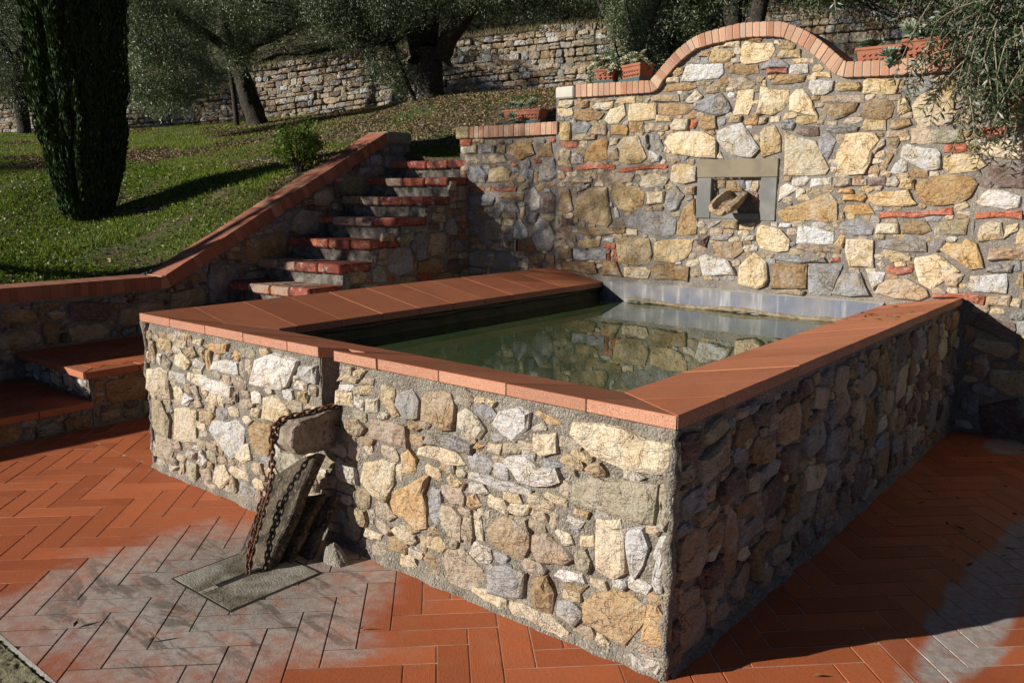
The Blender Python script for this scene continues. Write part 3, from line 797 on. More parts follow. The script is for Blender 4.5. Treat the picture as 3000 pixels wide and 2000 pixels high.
def fill_stones(bounds, allowed, exist, sizes, keys, cell=.007, gap=.008, tries=3000, maxn=200, seed=1, aspect=(1.0,2.6)):
    rg = np.random.default_rng(seed)
    u0,u1,v0,v1 = bounds; nx = int((u1-u0)/cell); ny = int((v1-v0)/cell)
    X, Y = np.meshgrid(u0+(np.arange(nx)+.5)*cell, v0+(np.arange(ny)+.5)*cell)
    occ = ~allowed(X, Y)
    def mark(P, grow):
        A = np.array(P); c = A.mean(0); ext = max(np.ptp(A[:,0]),np.ptp(A[:,1]))
        d = A-c; l = np.linalg.norm(d,axis=1,keepdims=True)+1e-9; G = A+d/l*grow
        i0 = max(0,int((G[:,0].min()-u0)/cell)-1); i1 = min(nx,int((G[:,0].max()-u0)/cell)+2)
        j0 = max(0,int((G[:,1].min()-v0)/cell)-1); j1 = min(ny,int((G[:,1].max()-v0)/cell)+2)
        if i0>=i1 or j0>=j1: return None
        return (slice(j0,j1),slice(i0,i1)), pip(G, X[j0:j1,i0:i1], Y[j0:j1,i0:i1])
    for P in exist:
        r = mark(P, gap)
        if r: occ[r[0]] |= r[1]
    out = []
    for si, s in enumerate(sizes):
        t = int(tries/len(sizes)*(1+si*.8))
        free = np.argwhere(~occ)
        if len(free) == 0: break
        for _ in range(t):
            if len(out) >= maxn: break
            j, i = free[rg.integers(len(free))]
            if occ[j,i]: continue
            cx, cy = X[j,i], Y[j,i]
            w = s*rg.uniform(.75,1.3); h = w/rg.uniform(*aspect)
            if rg.random() < .12: w, h = h, w
            n = rg.integers(5,9); a = np.sort((np.arange(n)+rg.uniform(-.3,.3,n))/n*2*np.pi)
            e = rg.uniform(.3,.8)
            px = np.sign(np.cos(a))*np.abs(np.cos(a))**e*w/2*rg.uniform(.85,1.1,n); py = np.sign(np.sin(a))*np.abs(np.sin(a))**e*h/2*rg.uniform(.85,1.1,n)
            r = rg.normal(0,.12); P = [(cx+x*math.cos(r)-y*math.sin(r), cy+x*math.sin(r)+y*math.cos(r)) for x,y in zip(px,py)]
            if min(p[0] for p in P)<u0 or max(p[0] for p in P)>u1 or min(p[1] for p in P)<v0 or max(p[1] for p in P)>v1: continue
            mk = mark(P, gap*.5)
            if mk is None or (occ[mk[0]] & mk[1]).any(): continue
            out.append((keys[rg.integers(len(keys))], P))
            mk = mark(P, gap*1.2); occ[mk[0]] |= mk[1]
    return out
def parse(w):
    out = []
    for ln_ in STONES[w].split('\n'):
        k, *ps = ln_.split(); out.append((k, [tuple(int(x)/1000 for x in p.split(',')) for p in ps]))
    return out
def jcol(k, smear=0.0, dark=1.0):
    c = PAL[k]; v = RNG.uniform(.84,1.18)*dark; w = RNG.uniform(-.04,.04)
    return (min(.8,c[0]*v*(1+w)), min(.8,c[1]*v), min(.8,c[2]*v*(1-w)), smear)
def lay(parent, stones, to3, hr=(.012,.03), smear=(0,.3), mat=None, limit=300, name='stone', dark=1.0):
    mat = mat or M_STONE
    st = sorted(stones, key=lambda s: -area(s[1]))
    rest_V, rest_F = [], []
    for i, (k, P) in enumerate(st):
        a = area(P); h = RNG.uniform(*hr)*(1.0 if a>.004 else .8)
        V, F = stone_mesh(P, h, to3, mat)
        if i < limit:
            o = mesh(name, V, F, mat, parent, jcol(k, RNG.uniform(*smear), dark))
        else:
            b = len(rest_V); rest_V += V; rest_F += [tuple(x+b for x in f) for f in F]
    if rest_V:
        o = mesh('small_stones', rest_V, rest_F, mat, parent, (.42,.36,.27,.3)); o['kind'] = 'stuff'
def grid_face(name, parent, u0,u1,v0,v1, to3, mat, step=.02, amp=.006, mask=None, depth=None, seed=0, sc=14):
    nu = max(1,int((u1-u0)/step)); nv = max(1,int((v1-v0)/step))
    U, Vv = np.meshgrid(np.linspace(u0,u1,nu+1), np.linspace(v0,v1,nv+1))
    u, v = U.ravel(), Vv.ravel()
    z = np.zeros_like(u)
    base = np.stack([u, v, z], 1)
    d = vnoise(base, sc, seed)*amp + vnoise(base, sc*3.1, seed+1)*amp*.5
    if depth is not None: d = d + depth(u, v)
    V3 = [to3(a,b,c) for a,b,c in zip(u,v,d)]
    F = []
    for j in range(nv):
        for i in range(nu):
            a = j*(nu+1)+i
            if mask is not None and not mask((U[j,i]+U[j,i+1])/2, (Vv[j,i]+Vv[j+1,i])/2): continue
            F.append((a,a+1,a+nu+2,a+nu+1))
    return mesh(name, V3, F, mat, parent, smooth=True)

# ------------------------------------------------------------------ courtyard floor (herringbone terracotta)
floor = empty('courtyard_floor', (-1.5,0,0), kind='structure')
mesh('joint_bed', [(-9,-9,-.0022),(5,-9,-.0022),(5,4.3,-.0022),(-9,4.3,-.0022)], [(0,1,2,3)], M_JOINT, floor)
TH = math.radians(44.5); EA = (math.cos(TH), math.sin(TH)); EB = (-math.sin(TH), math.cos(TH))
TW, TL, A0, B0, JT = .1135, .3973, -1.161, .288, .0055
def tiles(parent, z, thick, clips, amin, amax, bmin, bmax, name='tile', mat=None, joint=JT, off=(0,0), cap=300, near=None):
    cand = []
    for k in range(-90, 90):
        for j in range(-20, 20):
            for kind in (0,1):
                a = A0+k*TW-j*TL+off[0]; b = B0+k*TW+j*TL+off[1]
                if kind == 0: r = (a, b, TW, TL)
                else: r = (a+TW, b, TL, TW)
                if r[0] > amax or r[0]+r[2] < amin or r[1] > bmax or r[1]+r[3] < bmin: continue
                g = joint/2
                Q = [(r[0]+g,r[1]+g),(r[0]+r[2]-g,r[1]+g),(r[0]+r[2]-g,r[1]+r[3]-g),(r[0]+g,r[1]+r[3]-g)]
                Pw = [(q[0]*EA[0]+q[1]*EB[0], q[0]*EA[1]+q[1]*EB[1]) for q in Q]
                for c in clips:
                    if Pw: Pw = clip(Pw, *c)
                if len(Pw) < 3 or area(Pw) < .0006: continue
                cand.append((Pw, kind))
    if near: cand.sort(key=lambda c: (c[0][0][0]-near[0])**2+(c[0][0][1]-near[1])**2)
    for i, (Pw, kind) in enumerate(cand[:cap]):
        cx = sum(p[0] for p in Pw)/len(Pw); cy = sum(p[1] for p in Pw)/len(Pw)
        ang = TH + (math.pi/2 if kind == 0 else 0)
        ca, sa = math.cos(-ang), math.sin(-ang)
        loc = [((p[0]-cx)*ca-(p[1]-cy)*sa, (p[0]-cx)*sa+(p[1]-cy)*ca) for p in Pw]
        dz = RNG.uniform(-.0006,.0006)
        bm = prism(loc, -thick, 0, lambda u,v,d: (u,v,d), .0012)
        me = bm_mesh(name, bm, mat or M_TILE)
        o = bpy.data.objects.new(name, me); o.location = (cx,cy,z+dz)
        o.rotation_euler = (RNG.normal(0,.0016), RNG.normal(0,.0016), ang); o['piece'] = 1
        link(o, parent)
def vis_floor(x0,x1,y0,y1):
    return [(1,0,x1),(-1,0,-x0),(0,1,y1),(0,-1,-y0)]
# left / front field: everything in front of the basin and the steps
tiles(floor, 0, .012, vis_floor(-4.5,0.0,-1.30,.0), -5,3,-4,5, near=(-2,-.5), cap=190)
tiles(floor, 0, .012, vis_floor(-4.5,-3.45,.0,1.2), -5,3,-4,5, cap=60)
tiles(floor, 0, .012, vis_floor(0.0,1.35,-.3,3.93), -5,5,-4,5, cap=200)

# weathered kerb strip at the front edge of the paving
kb = empty('kerb_strip', (-2.2,-1.6,0), kind='structure')
M_KERB = m_simple('mossy_kerb_stone', (.27,.24,.14), (.19,.17,.10), 12, .95, 120, .01, c3=(.33,.30,.19))
def kerb_to3(u,v,d): return (u, v, .002+d+ .0012*math.sin((u*.5+v)*420+d*400))
grid_face('kerb_stone', kb, -3.0,-1.2,-2.1,-1.325, kerb_to3, M_KERB, step=.006, amp=.004, sc=45)
mesh('mortar_edge', *(lambda b: b)(([(-4,-1.322,-.004),(2,-1.322,-.004),(2,-1.300,.001),(-4,-1.300,.001)], [(0,1,2,3)])), M_CONC, kb)

# ------------------------------------------------------------------ basin
basin = empty('stone_basin', (-L/2,D/2,0), 'square rubble stone water basin with sloping terracotta coping in the middle of the courtyard', 'basin')
SX0, SX1 = -1.815, -1.67     # overflow slot in the front wall
WF = .02                     # front wall face y
fr3 = lambda u,v,d: (u, WF-d, v)
rg3 = lambda u,v,d: (-.02+d, u, v)
lf3 = lambda u,v,d: (-L+.02-d, u, v)
def skirt(u, v):   # mortar swells towards its foot
    return np.where(v<.05, (.05-v)*.7, 0)
slotmask = lambda u,v: not (SX0 < u < SX1 and v > .56)
grid_face('mortar', basin, -L+.02, -.02, 0, H-CT-.002, fr3, M_MORT_F, .0125, .009, slotmask, skirt, 3, 11)
grid_face('mortar', basin, WF, D, 0, H-CT-.002, rg3, M_MORT_F, .02, .009, None, skirt, 4, 11)
grid_face('mortar', basin, WF, D, 0, H-CT-.002, lf3, M_MORT_F, .03, .006, None, None, 5)
# corner beads that round off the meeting of the faces
for cx in (-.02, -L+.02):
    V, F = tube([(cx+random.uniform(-.006,.006), WF+random.uniform(-.006,.006), z) for z in np.linspace(0,H-CT-.003,24)], [.012+.022*random.random()**2 for _ in range(24)], 7)
    mesh('corner_mortar', V, F, M_MORT_F, basin, smooth=True)
# slot cheeks and floor
SD_ = .17; ST_ = .82
mesh('slot_lining', [(SX0,WF,.56),(SX0,WF+SD_,.56),(SX0,WF+SD_,ST_),(SX0,WF,H-CT-.006),(SX1,WF,.56),(SX1,WF+SD_,.56),(SX1,WF+SD_,ST_),(SX1,WF,H-CT-.006)],
     [(0,1,2,3),(4,7,6,5),(0,4,5,1),(1,5,6,2)], M_MORT, basin)
# stones of the front
FS = parse('front')
allow = lambda X,Y: (Y>.012)&(Y<H-CT-.012-.0*X)&~((X>SX0-.02)&(X<SX1+.015)&(Y>.50))
fs2 = fill_stones((-L+.01,-.03,.0,.86), lambda X,Y: allow(X,Y)&(Y<.83-.018*np.sin(X*9)), [p for _,p in FS], (.13,.10,.075,.052,.036,.024), 'cttbgytpbvwtc', gap=.004, tries=13000, maxn=200, seed=5)
lay(basin, FS, fr3, (.012,.030), (.1,.85))
lay(basin, fs2, fr3, (.008,.022), (.3,1.1))
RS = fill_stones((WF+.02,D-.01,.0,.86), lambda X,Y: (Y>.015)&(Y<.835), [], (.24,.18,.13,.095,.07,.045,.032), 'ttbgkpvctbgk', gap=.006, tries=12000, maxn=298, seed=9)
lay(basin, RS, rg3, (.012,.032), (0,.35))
LS = fill_stones((WF+.02,1.6,.0,.86), lambda X,Y: (Y>.015)&(Y<.835), [], (.24,.17,.12,.08,.05), 'cttbgyw', gap=.011, tries=2500, maxn=60, seed=10)
lay(basin, LS, lf3, (.012,.026), (.1,.6))

# coping slabs: the top falls from the outer rim to the inner rim
def cop(P, edge_outer, to_n):
    """P: plan outline; height from distance to outer rim"""
    bm = bmesh.new(); dzs = RNG.uniform(-.0010,.0010)
    t = [bm.verts.new((x,y,dzs+H-(H-HI)*min(1,max(0,to_n(x,y)/CW)))) for x,y in P]
    b = [bm.verts.new((x,y,H-(H-HI)*min(1,max(0,to_n(x,y)/CW))-CT)) for x,y in P]
    bm.faces.new(t); bm.faces.new(b[::-1]); n = len(P)
    for i in range(n):
        j = (i+1)%n; bm.faces.new((t[j],t[i],b[i],b[j]))
    bmesh.ops.recalc_face_normals(bm, faces=bm.faces[:])
    bmesh.ops.bevel(bm, geom=bm.edges[:], offset=.002, segments=1, affect='EDGES')
    me = bpy.data.meshes.new('coping_slab'); bm.to_mesh(me); bm.free()
    me.materials.append(M_SLAB); me.materials.append(M_SLABEDGE)
    for p in me.polygons:
        if abs(p.normal.z) < .5: p.material_index = 1
    o = bpy.data.objects.new('coping_slab', me); o['piece'] = 1
    return link(o, basin)
G = .0018
fj = [-L,-3.095,-2.74,-2.392,-2.031,None,-1.404,-1.046,-.701,-.346,0]
def front_slab(x0, x1, ylow=0.0):
    P = [(x0+G,ylow),(x1-G,ylow),(x1-G,CW),(x0+G,CW)]
    P = clip(P, 1, 1, 0-G*1.4); P = clip(P, -1, 1, L-G*1.4)
    if len(P) >= 3 and area(P) > .0004: cop(P, 0, lambda x,y: y)
for a, b in ((-L,-3.095),(-3.095,-2.74),(-2.74,-2.392),(-2.392,-2.031),(-1.404,-1.046),(-1.046,-.701),(-.701,-.346),(-.346,0)):
    front_slab(a, b)
for P in ([(-2.031+G,0),(-1.80,0),(-1.80,CW),(-2.031+G,CW)], [(-1.683,-.006),(-1.404-G,-.006),(-1.404-G,CW),(-1.683,CW)], [(-1.80+G,.17),(-1.683-G,.17),(-1.683-G,CW),(-1.80+G,CW)]):
    cop(P, 0, lambda x,y: y)
yj = [0,.336,.672,1.008,1.344,1.68,2.016,2.352,2.688,3.024,3.36,3.696,D-.002]
for a, b in zip(yj, yj[1:]):
    P = clip([(-CW,a+G),(0,a+G),(0,b-G),(-CW,b-G)], -1, -1, -G*1.4)
    if len(P)>=3 and area(P)>.0004: cop(P, 0, lambda x,y: -x)
    P = clip([(-L,a+G),(-L+CW+.035,a+G),(-L+CW+.035,b-G),(-L,b-G)], 1, -1, -L-G*1.4)
    if len(P)>=3 and area(P)>.0004: cop(P, 0, lambda x,y: x+L)
# joint mortar just below the slab tops
jm = [(-L+.004,.004),(-.004,.004),(-.004,D),(-CW+.006,D),(-CW+.006,CW-.006),(-L+CW-.006,CW-.006),(-L+CW-.006,D),(-L+.004,D)]
def jh(x,y):
    d = min(-x, x+L, y); return H-(H-HI)*min(1,max(0,d/CW))-.0042
V=[(x,y,jh(x,y)) for x,y in [(-L+.004,.004),(-.004,.004),(-CW+.006,CW-.006),(-L+CW-.006,CW-.006),(-.004,D-.002),(-CW+.006,D-.002),(-L+CW-.006,D-.002),(-L+.004,D-.002)]]
# leave the slot open: the front strip is built as two pieces
Vf=[(-L+.004,.004),(-1.80,.004),(-1.80,CW-.006),(-L+CW-.006,CW-.006)]
Vg=[(-1.683,.004),(-.004,.004),(-CW+.006,CW-.006),(-1.683,CW-.006)]
mesh('joint_mortar', V, [(1,4,5,2),(0,3,6,7)], M_CONC, basin)
mesh('joint_mortar', [(x,y,jh(x,y)) for x,y in Vf], [tuple(range(4))], M_CONC, basin)
mesh('joint_mortar', [(x,y,jh(x,y)) for x,y in Vg], [tuple(range(4))], M_CONC, basin)

# inner faces, algae-stained render, and floor of the tank
M_ALGAE = m_simple('algae_render', (.055,.062,.035), (.10,.095,.06), 7, .7, 60, .006, c3=(.035,.05,.02))
IX0, IX1, IY0 = -L+CW-.0, -CW+.04, CW-.05
def quadwall(name, p, q_, z0, z1, mat, parent): return mesh(name, [(p[0],p[1],z0),(q_[0],q_[1],z0),(q_[0],q_[1],z1),(p[0],p[1],z1)], [(0,1,2,3)], mat, parent)
zt = HI-CT-.001
quadwall('inner_wall', (IX0,IY0), (IX0,D), .05, zt, M_ALGAE, basin)
quadwall('inner_wall', (IX1,D), (IX1,IY0), .05, zt, M_ALGAE, basin)
quadwall('inner_wall', (IX1,IY0), (IX0,IY0), .05, zt, M_ALGAE, basin)
mesh('tank_floor', [(IX0,IY0,.06),(IX1,IY0,.06),(IX1,D,.06),(IX0,D,.06)], [(0,1,2,3)], M_ALGAE, basin)
# small ledge of render at the waterline
V,F = tube([(IX0+.005,y,.745+.006*math.sin(y*9)) for y in np.linspace(IY0,D,40)], [.016+.006*random.random() for _ in range(40)], 6)
mesh('render_ridge', V, F, M_ALGAE, basin, smooth=True)

# water
mw = NT('pond_water'); wp_ = mw.pos()
mw.col(mw.mix(mw.ramp(mw.noise(wp_,1.6,3),.35,.7), (.034,.058,.022), (.058,.084,.034)))
mw.b.inputs['Roughness'].default_value = .01; mw.b.inputs['IOR'].default_value = 1.5; mw.b.inputs['Specular IOR Level'].default_value = .9
mpw = mw.new('ShaderNodeMapping'); mpw.inputs['Scale'].default_value = (1,.6,1); mw.ln(wp_, mpw.inputs['Vector'])
mw.nrm(mw.bump(mw.noise(mpw.outputs[0], 5.5, 2, .5, .6), .09, .008))
water = mesh('water', [(IX0,IY0,.66),(IX1,IY0,.66),(IX1,D-.01,.66),(IX0,D-.01,.66)], [(0,1,2,3)], mw.m)
water['kind'] = 'structure'

# ------------------------------------------------------------------ fountain wall
fwall = empty('fountain_wall', (-1.7,D,0), 'tall rubble stone fountain wall with arched brick coping and square water spout frame', 'wall')
XL, XT, XR, XE = -4.62, -3.42, .02, 3.2
tl3 = lambda u,v,d: (u, D-d, v)
lw3 = lambda u,v,d: (u, D+.02-d, v)
ARC = [tuple(tuple(int(x)/1000 for x in p.split(',')) for p in ln_.split()) for ln_ in ARCH.split('\n')]
bxs = np.array([b[1][0] for b in ARC]); bzs = np.array([b[1][1] for b in ARC])
od = np.argsort(bxs); bxs, bzs = bxs[od], bzs[od]
topz = lambda x: np.interp(x, bxs, bzs)
nich = lambda x,z: (-1.873<x)&(x<-1.462)&(1.412<z)&(z<1.712)
def tall_depth(u, v): return np.where(nich(u,v), -.05, 0.0)
# body of the tall part, following the arch
nu = 150; us = np.linspace(XT, XR, nu+1); nvv = 110
V = []; 
for i,u in enumerate(us):
    zt_ = float(topz(u))+.012
    for j in range(nvv+1):
        v = zt_*j/nvv; V.append((u,v))
A = np.array(V); dd = vnoise(np.c_[A, np.zeros(len(A))], 13, 8)*.006+vnoise(np.c_[A, np.zeros(len(A))], 40, 9)*.003+tall_depth(A[:,0],A[:,1])
V3 = [tl3(a,b,c) for (a,b),c in zip(V,dd)]
F = [(i*(nvv+1)+j, (i+1)*(nvv+1)+j, (i+1)*(nvv+1)+j+1, i*(nvv+1)+j+1) for i in range(nu) for j in range(nvv)]
mesh('mortar', V3, F, M_MORT, fwall, smooth=True)
TK = .34   # wall thickness
bk = [(u, D+TK, 0) for u in us]+[(u, D+TK, float(topz(u))+.01) for u in us]
F = [(i+1,i,nu+1+i,nu+2+i) for i in range(nu)]
n0 = len(bk); bk += [(XT,D,0),(XT,D,float(topz(XT))),(XR,D,0),(XR,D,float(topz(XR)))]
F += [(0,n0,n0+1,nu+1),(n0+2,nu,2*nu+1,n0+3)]
mesh('wall_core', bk, F, M_MORT, fwall)
for x0,x1 in ((XL,XT-.001),(XR-.004,XE)):
    grid_face('mortar', fwall, x0, x1, 0, 2.105, lw3 if x0<-1 else tl3, M_MORT, .025, .006, None, None, 12, 13)
    bmc = box_bm(x0,x1,D+.035,D+TK,0,2.10); o = bpy.data.objects.new('wall_core', bm_mesh('wall_core', bmc, M_MORT)); link(o, fwall)
# stones
TS = parse('tall'); ex = [p for _,p in TS]
frame_poly = [(-2.03,1.37),(-1.31,1.37),(-1.31,1.88),(-2.03,1.88)]
lin_poly = [(-2.87,.5),(-.46,.5),(-.46,.90),(-2.87,.90)]
def allow_t(X, Y):
    return (Y<topz(X)-.02)&(X>XT+.008)&(X<XR-.008)&((Y>.87)|(X>-.0))
t2 = fill_stones((XT,XR,.8,2.8), allow_t, ex+[frame_poly,lin_poly], (.16,.11,.08,.055,.038,.026), 'ttbcgyvpbwc', gap=.004, tries=15000, maxn=240, seed=21)
lay(fwall, TS, tl3, (.012,.034), (0,.14))
lay(fwall, t2, tl3, (.008,.018), (.05,.5))
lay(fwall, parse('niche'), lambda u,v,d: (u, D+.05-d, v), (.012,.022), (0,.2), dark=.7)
lo = parse('low')
lay(fwall, lo, lw3, (.012,.028), (0,.3))
lo2 = fill_stones((XL,XT,.3,2.1), lambda X,Y: (Y<2.08)&(X>XL+.01)&(X<XT-.01), [p for _,p in lo], (.20,.14,.10,.07,.045,.03), 'ttbgcgbr', gap=.006, tries=6000, maxn=110, seed=23)
lay(fwall, lo2, lw3, (.010,.024), (0,.3))
rlo = fill_stones((XR,1.3,.0,2.1), lambda X,Y: (Y<2.08)&(X>XR+.01), [p for _,p in TS], (.28,.20,.14,.10,.07,.045), 'ttbgcgkvcy', gap=.006, tries=6000, maxn=120, seed=27)
lay(fwall, rlo, tl3, (.012,.026), (0,.3))
# brick coping: every brick is a wedge between two of the measured joints
def coping_brick(Q, y0, y1, col):
    bm = prism(Q, y0, y1, lambda u,v,d: (u,d,v), .004)
    me = bm_mesh('coping_brick', bm, M_BRICK); o = bpy.data.objects.new('coping_brick', me); o.color = col; o['piece'] = 1
    return link(o, fwall)
def bcol():
    k = RNG.random(); c = (.47,.28,.18) if k<.6 else ((.43,.22,.13) if k<.85 else (.52,.36,.24))
    v = RNG.uniform(.85,1.08); return (c[0]*v,c[1]*v,c[2]*v,1)
ARC = [b for b in sorted(ARC, key=lambda b: b[0][0]+b[1][0]) if b[0][0] > -3.215]
JV, JF = [], []
for (t0,b0),(t1,b1) in zip(ARC, ARC[1:]):
    w = math.dist(t0,t1)+math.dist(b0,b1)
    if w < .02: continue
    g = .0035/ max(w/2, .01)
    lp = lambda a,b,t: (a[0]+(b[0]-a[0])*t, a[1]+(b[1]-a[1])*t)
    f0 = g if math.dist(t0,t1)>.01 else 0
    Q = [lp(b0,b1,g),lp(b0,b1,1-g),lp(t0,t1,1-g),lp(t0,t1,g)]
    coping_brick(Q, D-.04+RNG.uniform(-.002,.002), D+.30, bcol())
    n = len(JV); ins = lambda p,c: (p[0]+(c[0]-p[0])*.06, p[1]+(c[1]-p[1])*.06)
    c = ((t0[0]+t1[0]+b0[0]+b1[0])/4,(t0[1]+t1[1]+b0[1]+b1[1])/4)
    for (u,v) in (lp(b0,t0,.05),lp(b1,t1,.05),lp(t1,b1,.04),lp(t0,b0,.04)): JV += [(u,D-.035,v)]
    for (u,v) in (lp(b0,t0,.05),lp(b1,t1,.05),lp(t1,b1,.04),lp(t0,b0,.04)): JV += [(u,D+.295,v)]
    JF += [(n,n+1,n+2,n+3),(n+3,n+2,n+6,n+7),(n,n+4,n+5,n+1)]
mesh('coping_mortar', JV, JF, M_CONC, fwall)
z0 = 2.104
for x0, x1 in ((-4.46, XT+.03), (XR+.03, 1.2)):
    n = int((x1-x0)/.0595)
    for i in range(n):
        a = x0+i*(x1-x0)/n; b = x0+(i+1)*(x1-x0)/n
        coping_brick([(a+.0035,z0),(b-.0035,z0),(b-.0035,z0+.112),(a+.0035,z0+.112)], D-.025+RNG.uniform(-.002,.002), D+.30, bcol())
    bmc = box_bm(x0+.004,x1-.004,D-.02,D+.295,z0+.004,z0+.107); link(bpy.data.objects.new('coping_mortar', bm_mesh('coping_mortar', bmc, M_CONC)), fwall)
def block(name, x0,x1,y0,y1,zz0,zz1, mat, parent, bev=.008, color=None, label=None):
    o = bpy.data.objects.new(name, bm_mesh(name, box_bm(x0,x1,y0,y1,zz0,zz1,bev), mat))
    if color: o.color = color
    if label: o['label'] = label
    return link(o, parent)
block('end_block', -3.405,-3.205,D-.045,D+.30,2.407,2.509, m_simple('pale_end_stone',(.50,.47,.40),(.42,.40,.34)), fwall, .012, label='smooth pale grey stone at the left end of the tall coping')
block('end_block', -4.645,-4.465,D-.03,D+.30,2.108,2.218, M_STONE, fwall, .012, (.46,.38,.22,.1), label='ochre stone at the left end of the low coping')
block('end_block', -.02,.07,D-.045,D+.30,2.33,2.43, M_STONE, fwall, .012, (.50,.44,.32,.1))
# frame round the spout
yf = D-.012
M_FRAME = m_simple('sawn_sandstone', (.215,.18,.12), (.16,.135,.095), 5, .85, 110, .002)
M_JAMB = m_simple('sawn_grey_stone', (.20,.192,.172), (.14,.14,.13), 5, .85, 110, .002)
block('frame_lintel', -2.0,-1.333,yf,D+.06,1.712,1.852, M_FRAME, fwall, .004)
block('frame_jamb', -1.995,-1.873,yf-.001,D+.06,1.392,1.709, M_JAMB, fwall, .004)
block('frame_jamb', -1.462,-1.335,yf-.001,D+.06,1.385,1.709, M_JAMB, fwall, .004)
block('frame_sill', -1.871,-1.464,yf+.004,D+.06,1.392,1.438, M_JAMB, fwall, .004)
# slate-grey lining above the water with lime streaks
ml = NT('limed_lining'); pl_ = ml.pos()
stm = ml.new('ShaderNodeMapping'); stm.inputs['Scale'].default_value = (9,1,.7); ml.ln(pl_, stm.inputs['Vector'])
ns = ml.noise(stm.outputs[0],2.2,4,.6); ng = ml.noise(pl_,3,3)
cl = ml.mix(ml.ramp(ng,.4,.65), (.19,.185,.18), (.12,.13,.17)); cl = ml.mix(ml.ramp(ns,.5,.78,0,.75), cl, (.48,.46,.43)); cl = ml.mix(ml.ramp(ns,.45,.25,0,.4), cl, (.16,.14,.10))
ml.col(cl); ml.nrm(ml.bump(ml.noise(pl_,60,4),.5,.003)); ml.b.inputs['Roughness'].default_value = .55
grid_face('lining_slab', fwall, -2.86,-.50,.60,.822, lambda u,v,d:(u,D-.03-d,v), ml.m, .02, .0025, None, None, 31, 8)
mesh('lining_top', [(-2.86,D-.028,.822),(-.5,D-.028,.822),(-.5,D+.002,.832),(-2.86,D+.002,.832)], [(0,1,2,3)], M_CONC, fwall)
V,F = tube([(x,D-.034,.672+.008*math.sin(x*7)+.005*random.random()) for x in np.linspace(-2.6,-.5,70)], [.014+.009*random.random() for _ in range(70)], 6)
mesh('waterline_crust', V, F, m_simple('brown_crust',(.17,.12,.07),(.26,.22,.15),30), fwall, smooth=True)
# two tiny vertical weep holes framed in brick
for x0, zb in ((-3.07,1.03),(-3.88,1.04)):
    block('weep_hole', x0,x0+.022,D-.006,D+.03,zb,zb+.10, m_simple('dark_gap',(.015,.008,.006),(.03,.01,.008)), fwall, .001)  # solid dark block; its colour stands for the shade inside the hole
    if x0 < -3.5:
        block('weep_hole_brick', x0-.02,x0-.002,D-.008,D+.04,zb-.005,zb+.10, M_BRICK, fwall, .002,(.5,.42,.36,1)); block('weep_hole_brick', x0+.024,x0+.04,D-.008,D+.04,zb-.005,zb+.10, M_BRICK, fwall, .002,(.5,.2,.1,1))

# carved spout sitting in the frame
spout = empty('stone_spout', (-1.67,D,1.5), 'rough hollowed stone spout jutting out of the square frame in the fountain wall', 'water spout')
def trough():
    # cross sections along the run: (y, xl, xr, ztop, depth)
    secs = [(D+.045,-1.755,-1.585,1.613,.10),(D-.03,-1.765,-1.565,1.602,.115),(D-.10,-1.780,-1.560,1.575,.115),(D-.17,-1.792,-1.565,1.535,.10),(D-.225,-1.785,-1.590,1.503,.075),(D-.245,-1.765,-1.625,1.488,.05)]
    V = []; n = 14
    for (y,xl,xr,zt_,dp) in secs:
        cx = (xl+xr)/2; w = (xr-xl)/2
        for k in range(n):      # outer shell then inner hollow
            if k < 8:
                a = math.pi*(1+k/7); V.append((cx+w*math.cos(a)*(1+RNG.uniform(-.04,.04)), y+RNG.uniform(-.006,.006), zt_-.012+dp*math.sin(a)+RNG.uniform(-.004,.004)+ (.0 if k in (0,7) else 0)))
            else:
                a = math.pi*(2-(k-8)/5); V.append((cx+w*.66*math.cos(a), y, zt_+.004+dp*.62*math.sin(a)*(1 if y<D else 1)))
    F = []
    for i in range(len(secs)-1):
        for k in range(n):
            k2 = (k+1)%n; F.append((i*n+k,i*n+k2,(i+1)*n+k2,(i+1)*n+k))
    F.append(tuple(range(n))[::-1]); m = (len(secs)-1)*n
    F.append(tuple(range(m,m+n)))
    return V, F
V,F = trough(); mesh('trough', V, F, M_STONE, spout, (.47,.36,.24,.15))
# ------------------------------------------------------------------ stairs and landings
stair = empty('staircase', (-5.05,2,0), 'weathered stone and terracotta staircase climbing to the lawn between low wall and ramped side wall', 'stairs')
XS0, XS1 = -5.62, -4.50
RUN = [(1.98,.795),(2.31,.975),(2.66,1.165),(2.99,1.36),(3.32,1.55),(3.65,1.735),(3.97,1.915)]
def m_worn():
    m = NT('worn_stair_terracotta'); p = m.pos(23); c = m.new('ShaderNodeObjectInfo').outputs['Color']
    n1 = m.noise(p,9,4,.6,.5); n2 = m.noise(p,16,5,.7); n3 = m.noise(p,60,4,.7)
    c = m.mix(m.ramp(n1,.52,.62,0,.8), c, (.40,.13,.04)); c = m.mix(m.ramp(n2,.55,.66,0,.8), c, (.45,.40,.34)); c = m.mix(m.ramp(n1,.46,.36,0,.85), c, (.07,.035,.025)); c = m.mix(m.ramp(n3,.45,.75,0,.6), c, (.10,.05,.035))
    m.col(c); m.nrm(m.bump(m.math('ADD',n2,m.math('MULTIPLY',n3,.5)),.9,.012)); m.b.inputs['Roughness'].default_value=.75; return m.m
M_WORN = m_worn()
M_RISER = m_simple('limed_riser', (.23,.21,.175), (.07,.058,.045), 11, .95, 60, .015, c3=(.07,.06,.045))
prev_y = None
steps = [(1.64,.60)]+RUN
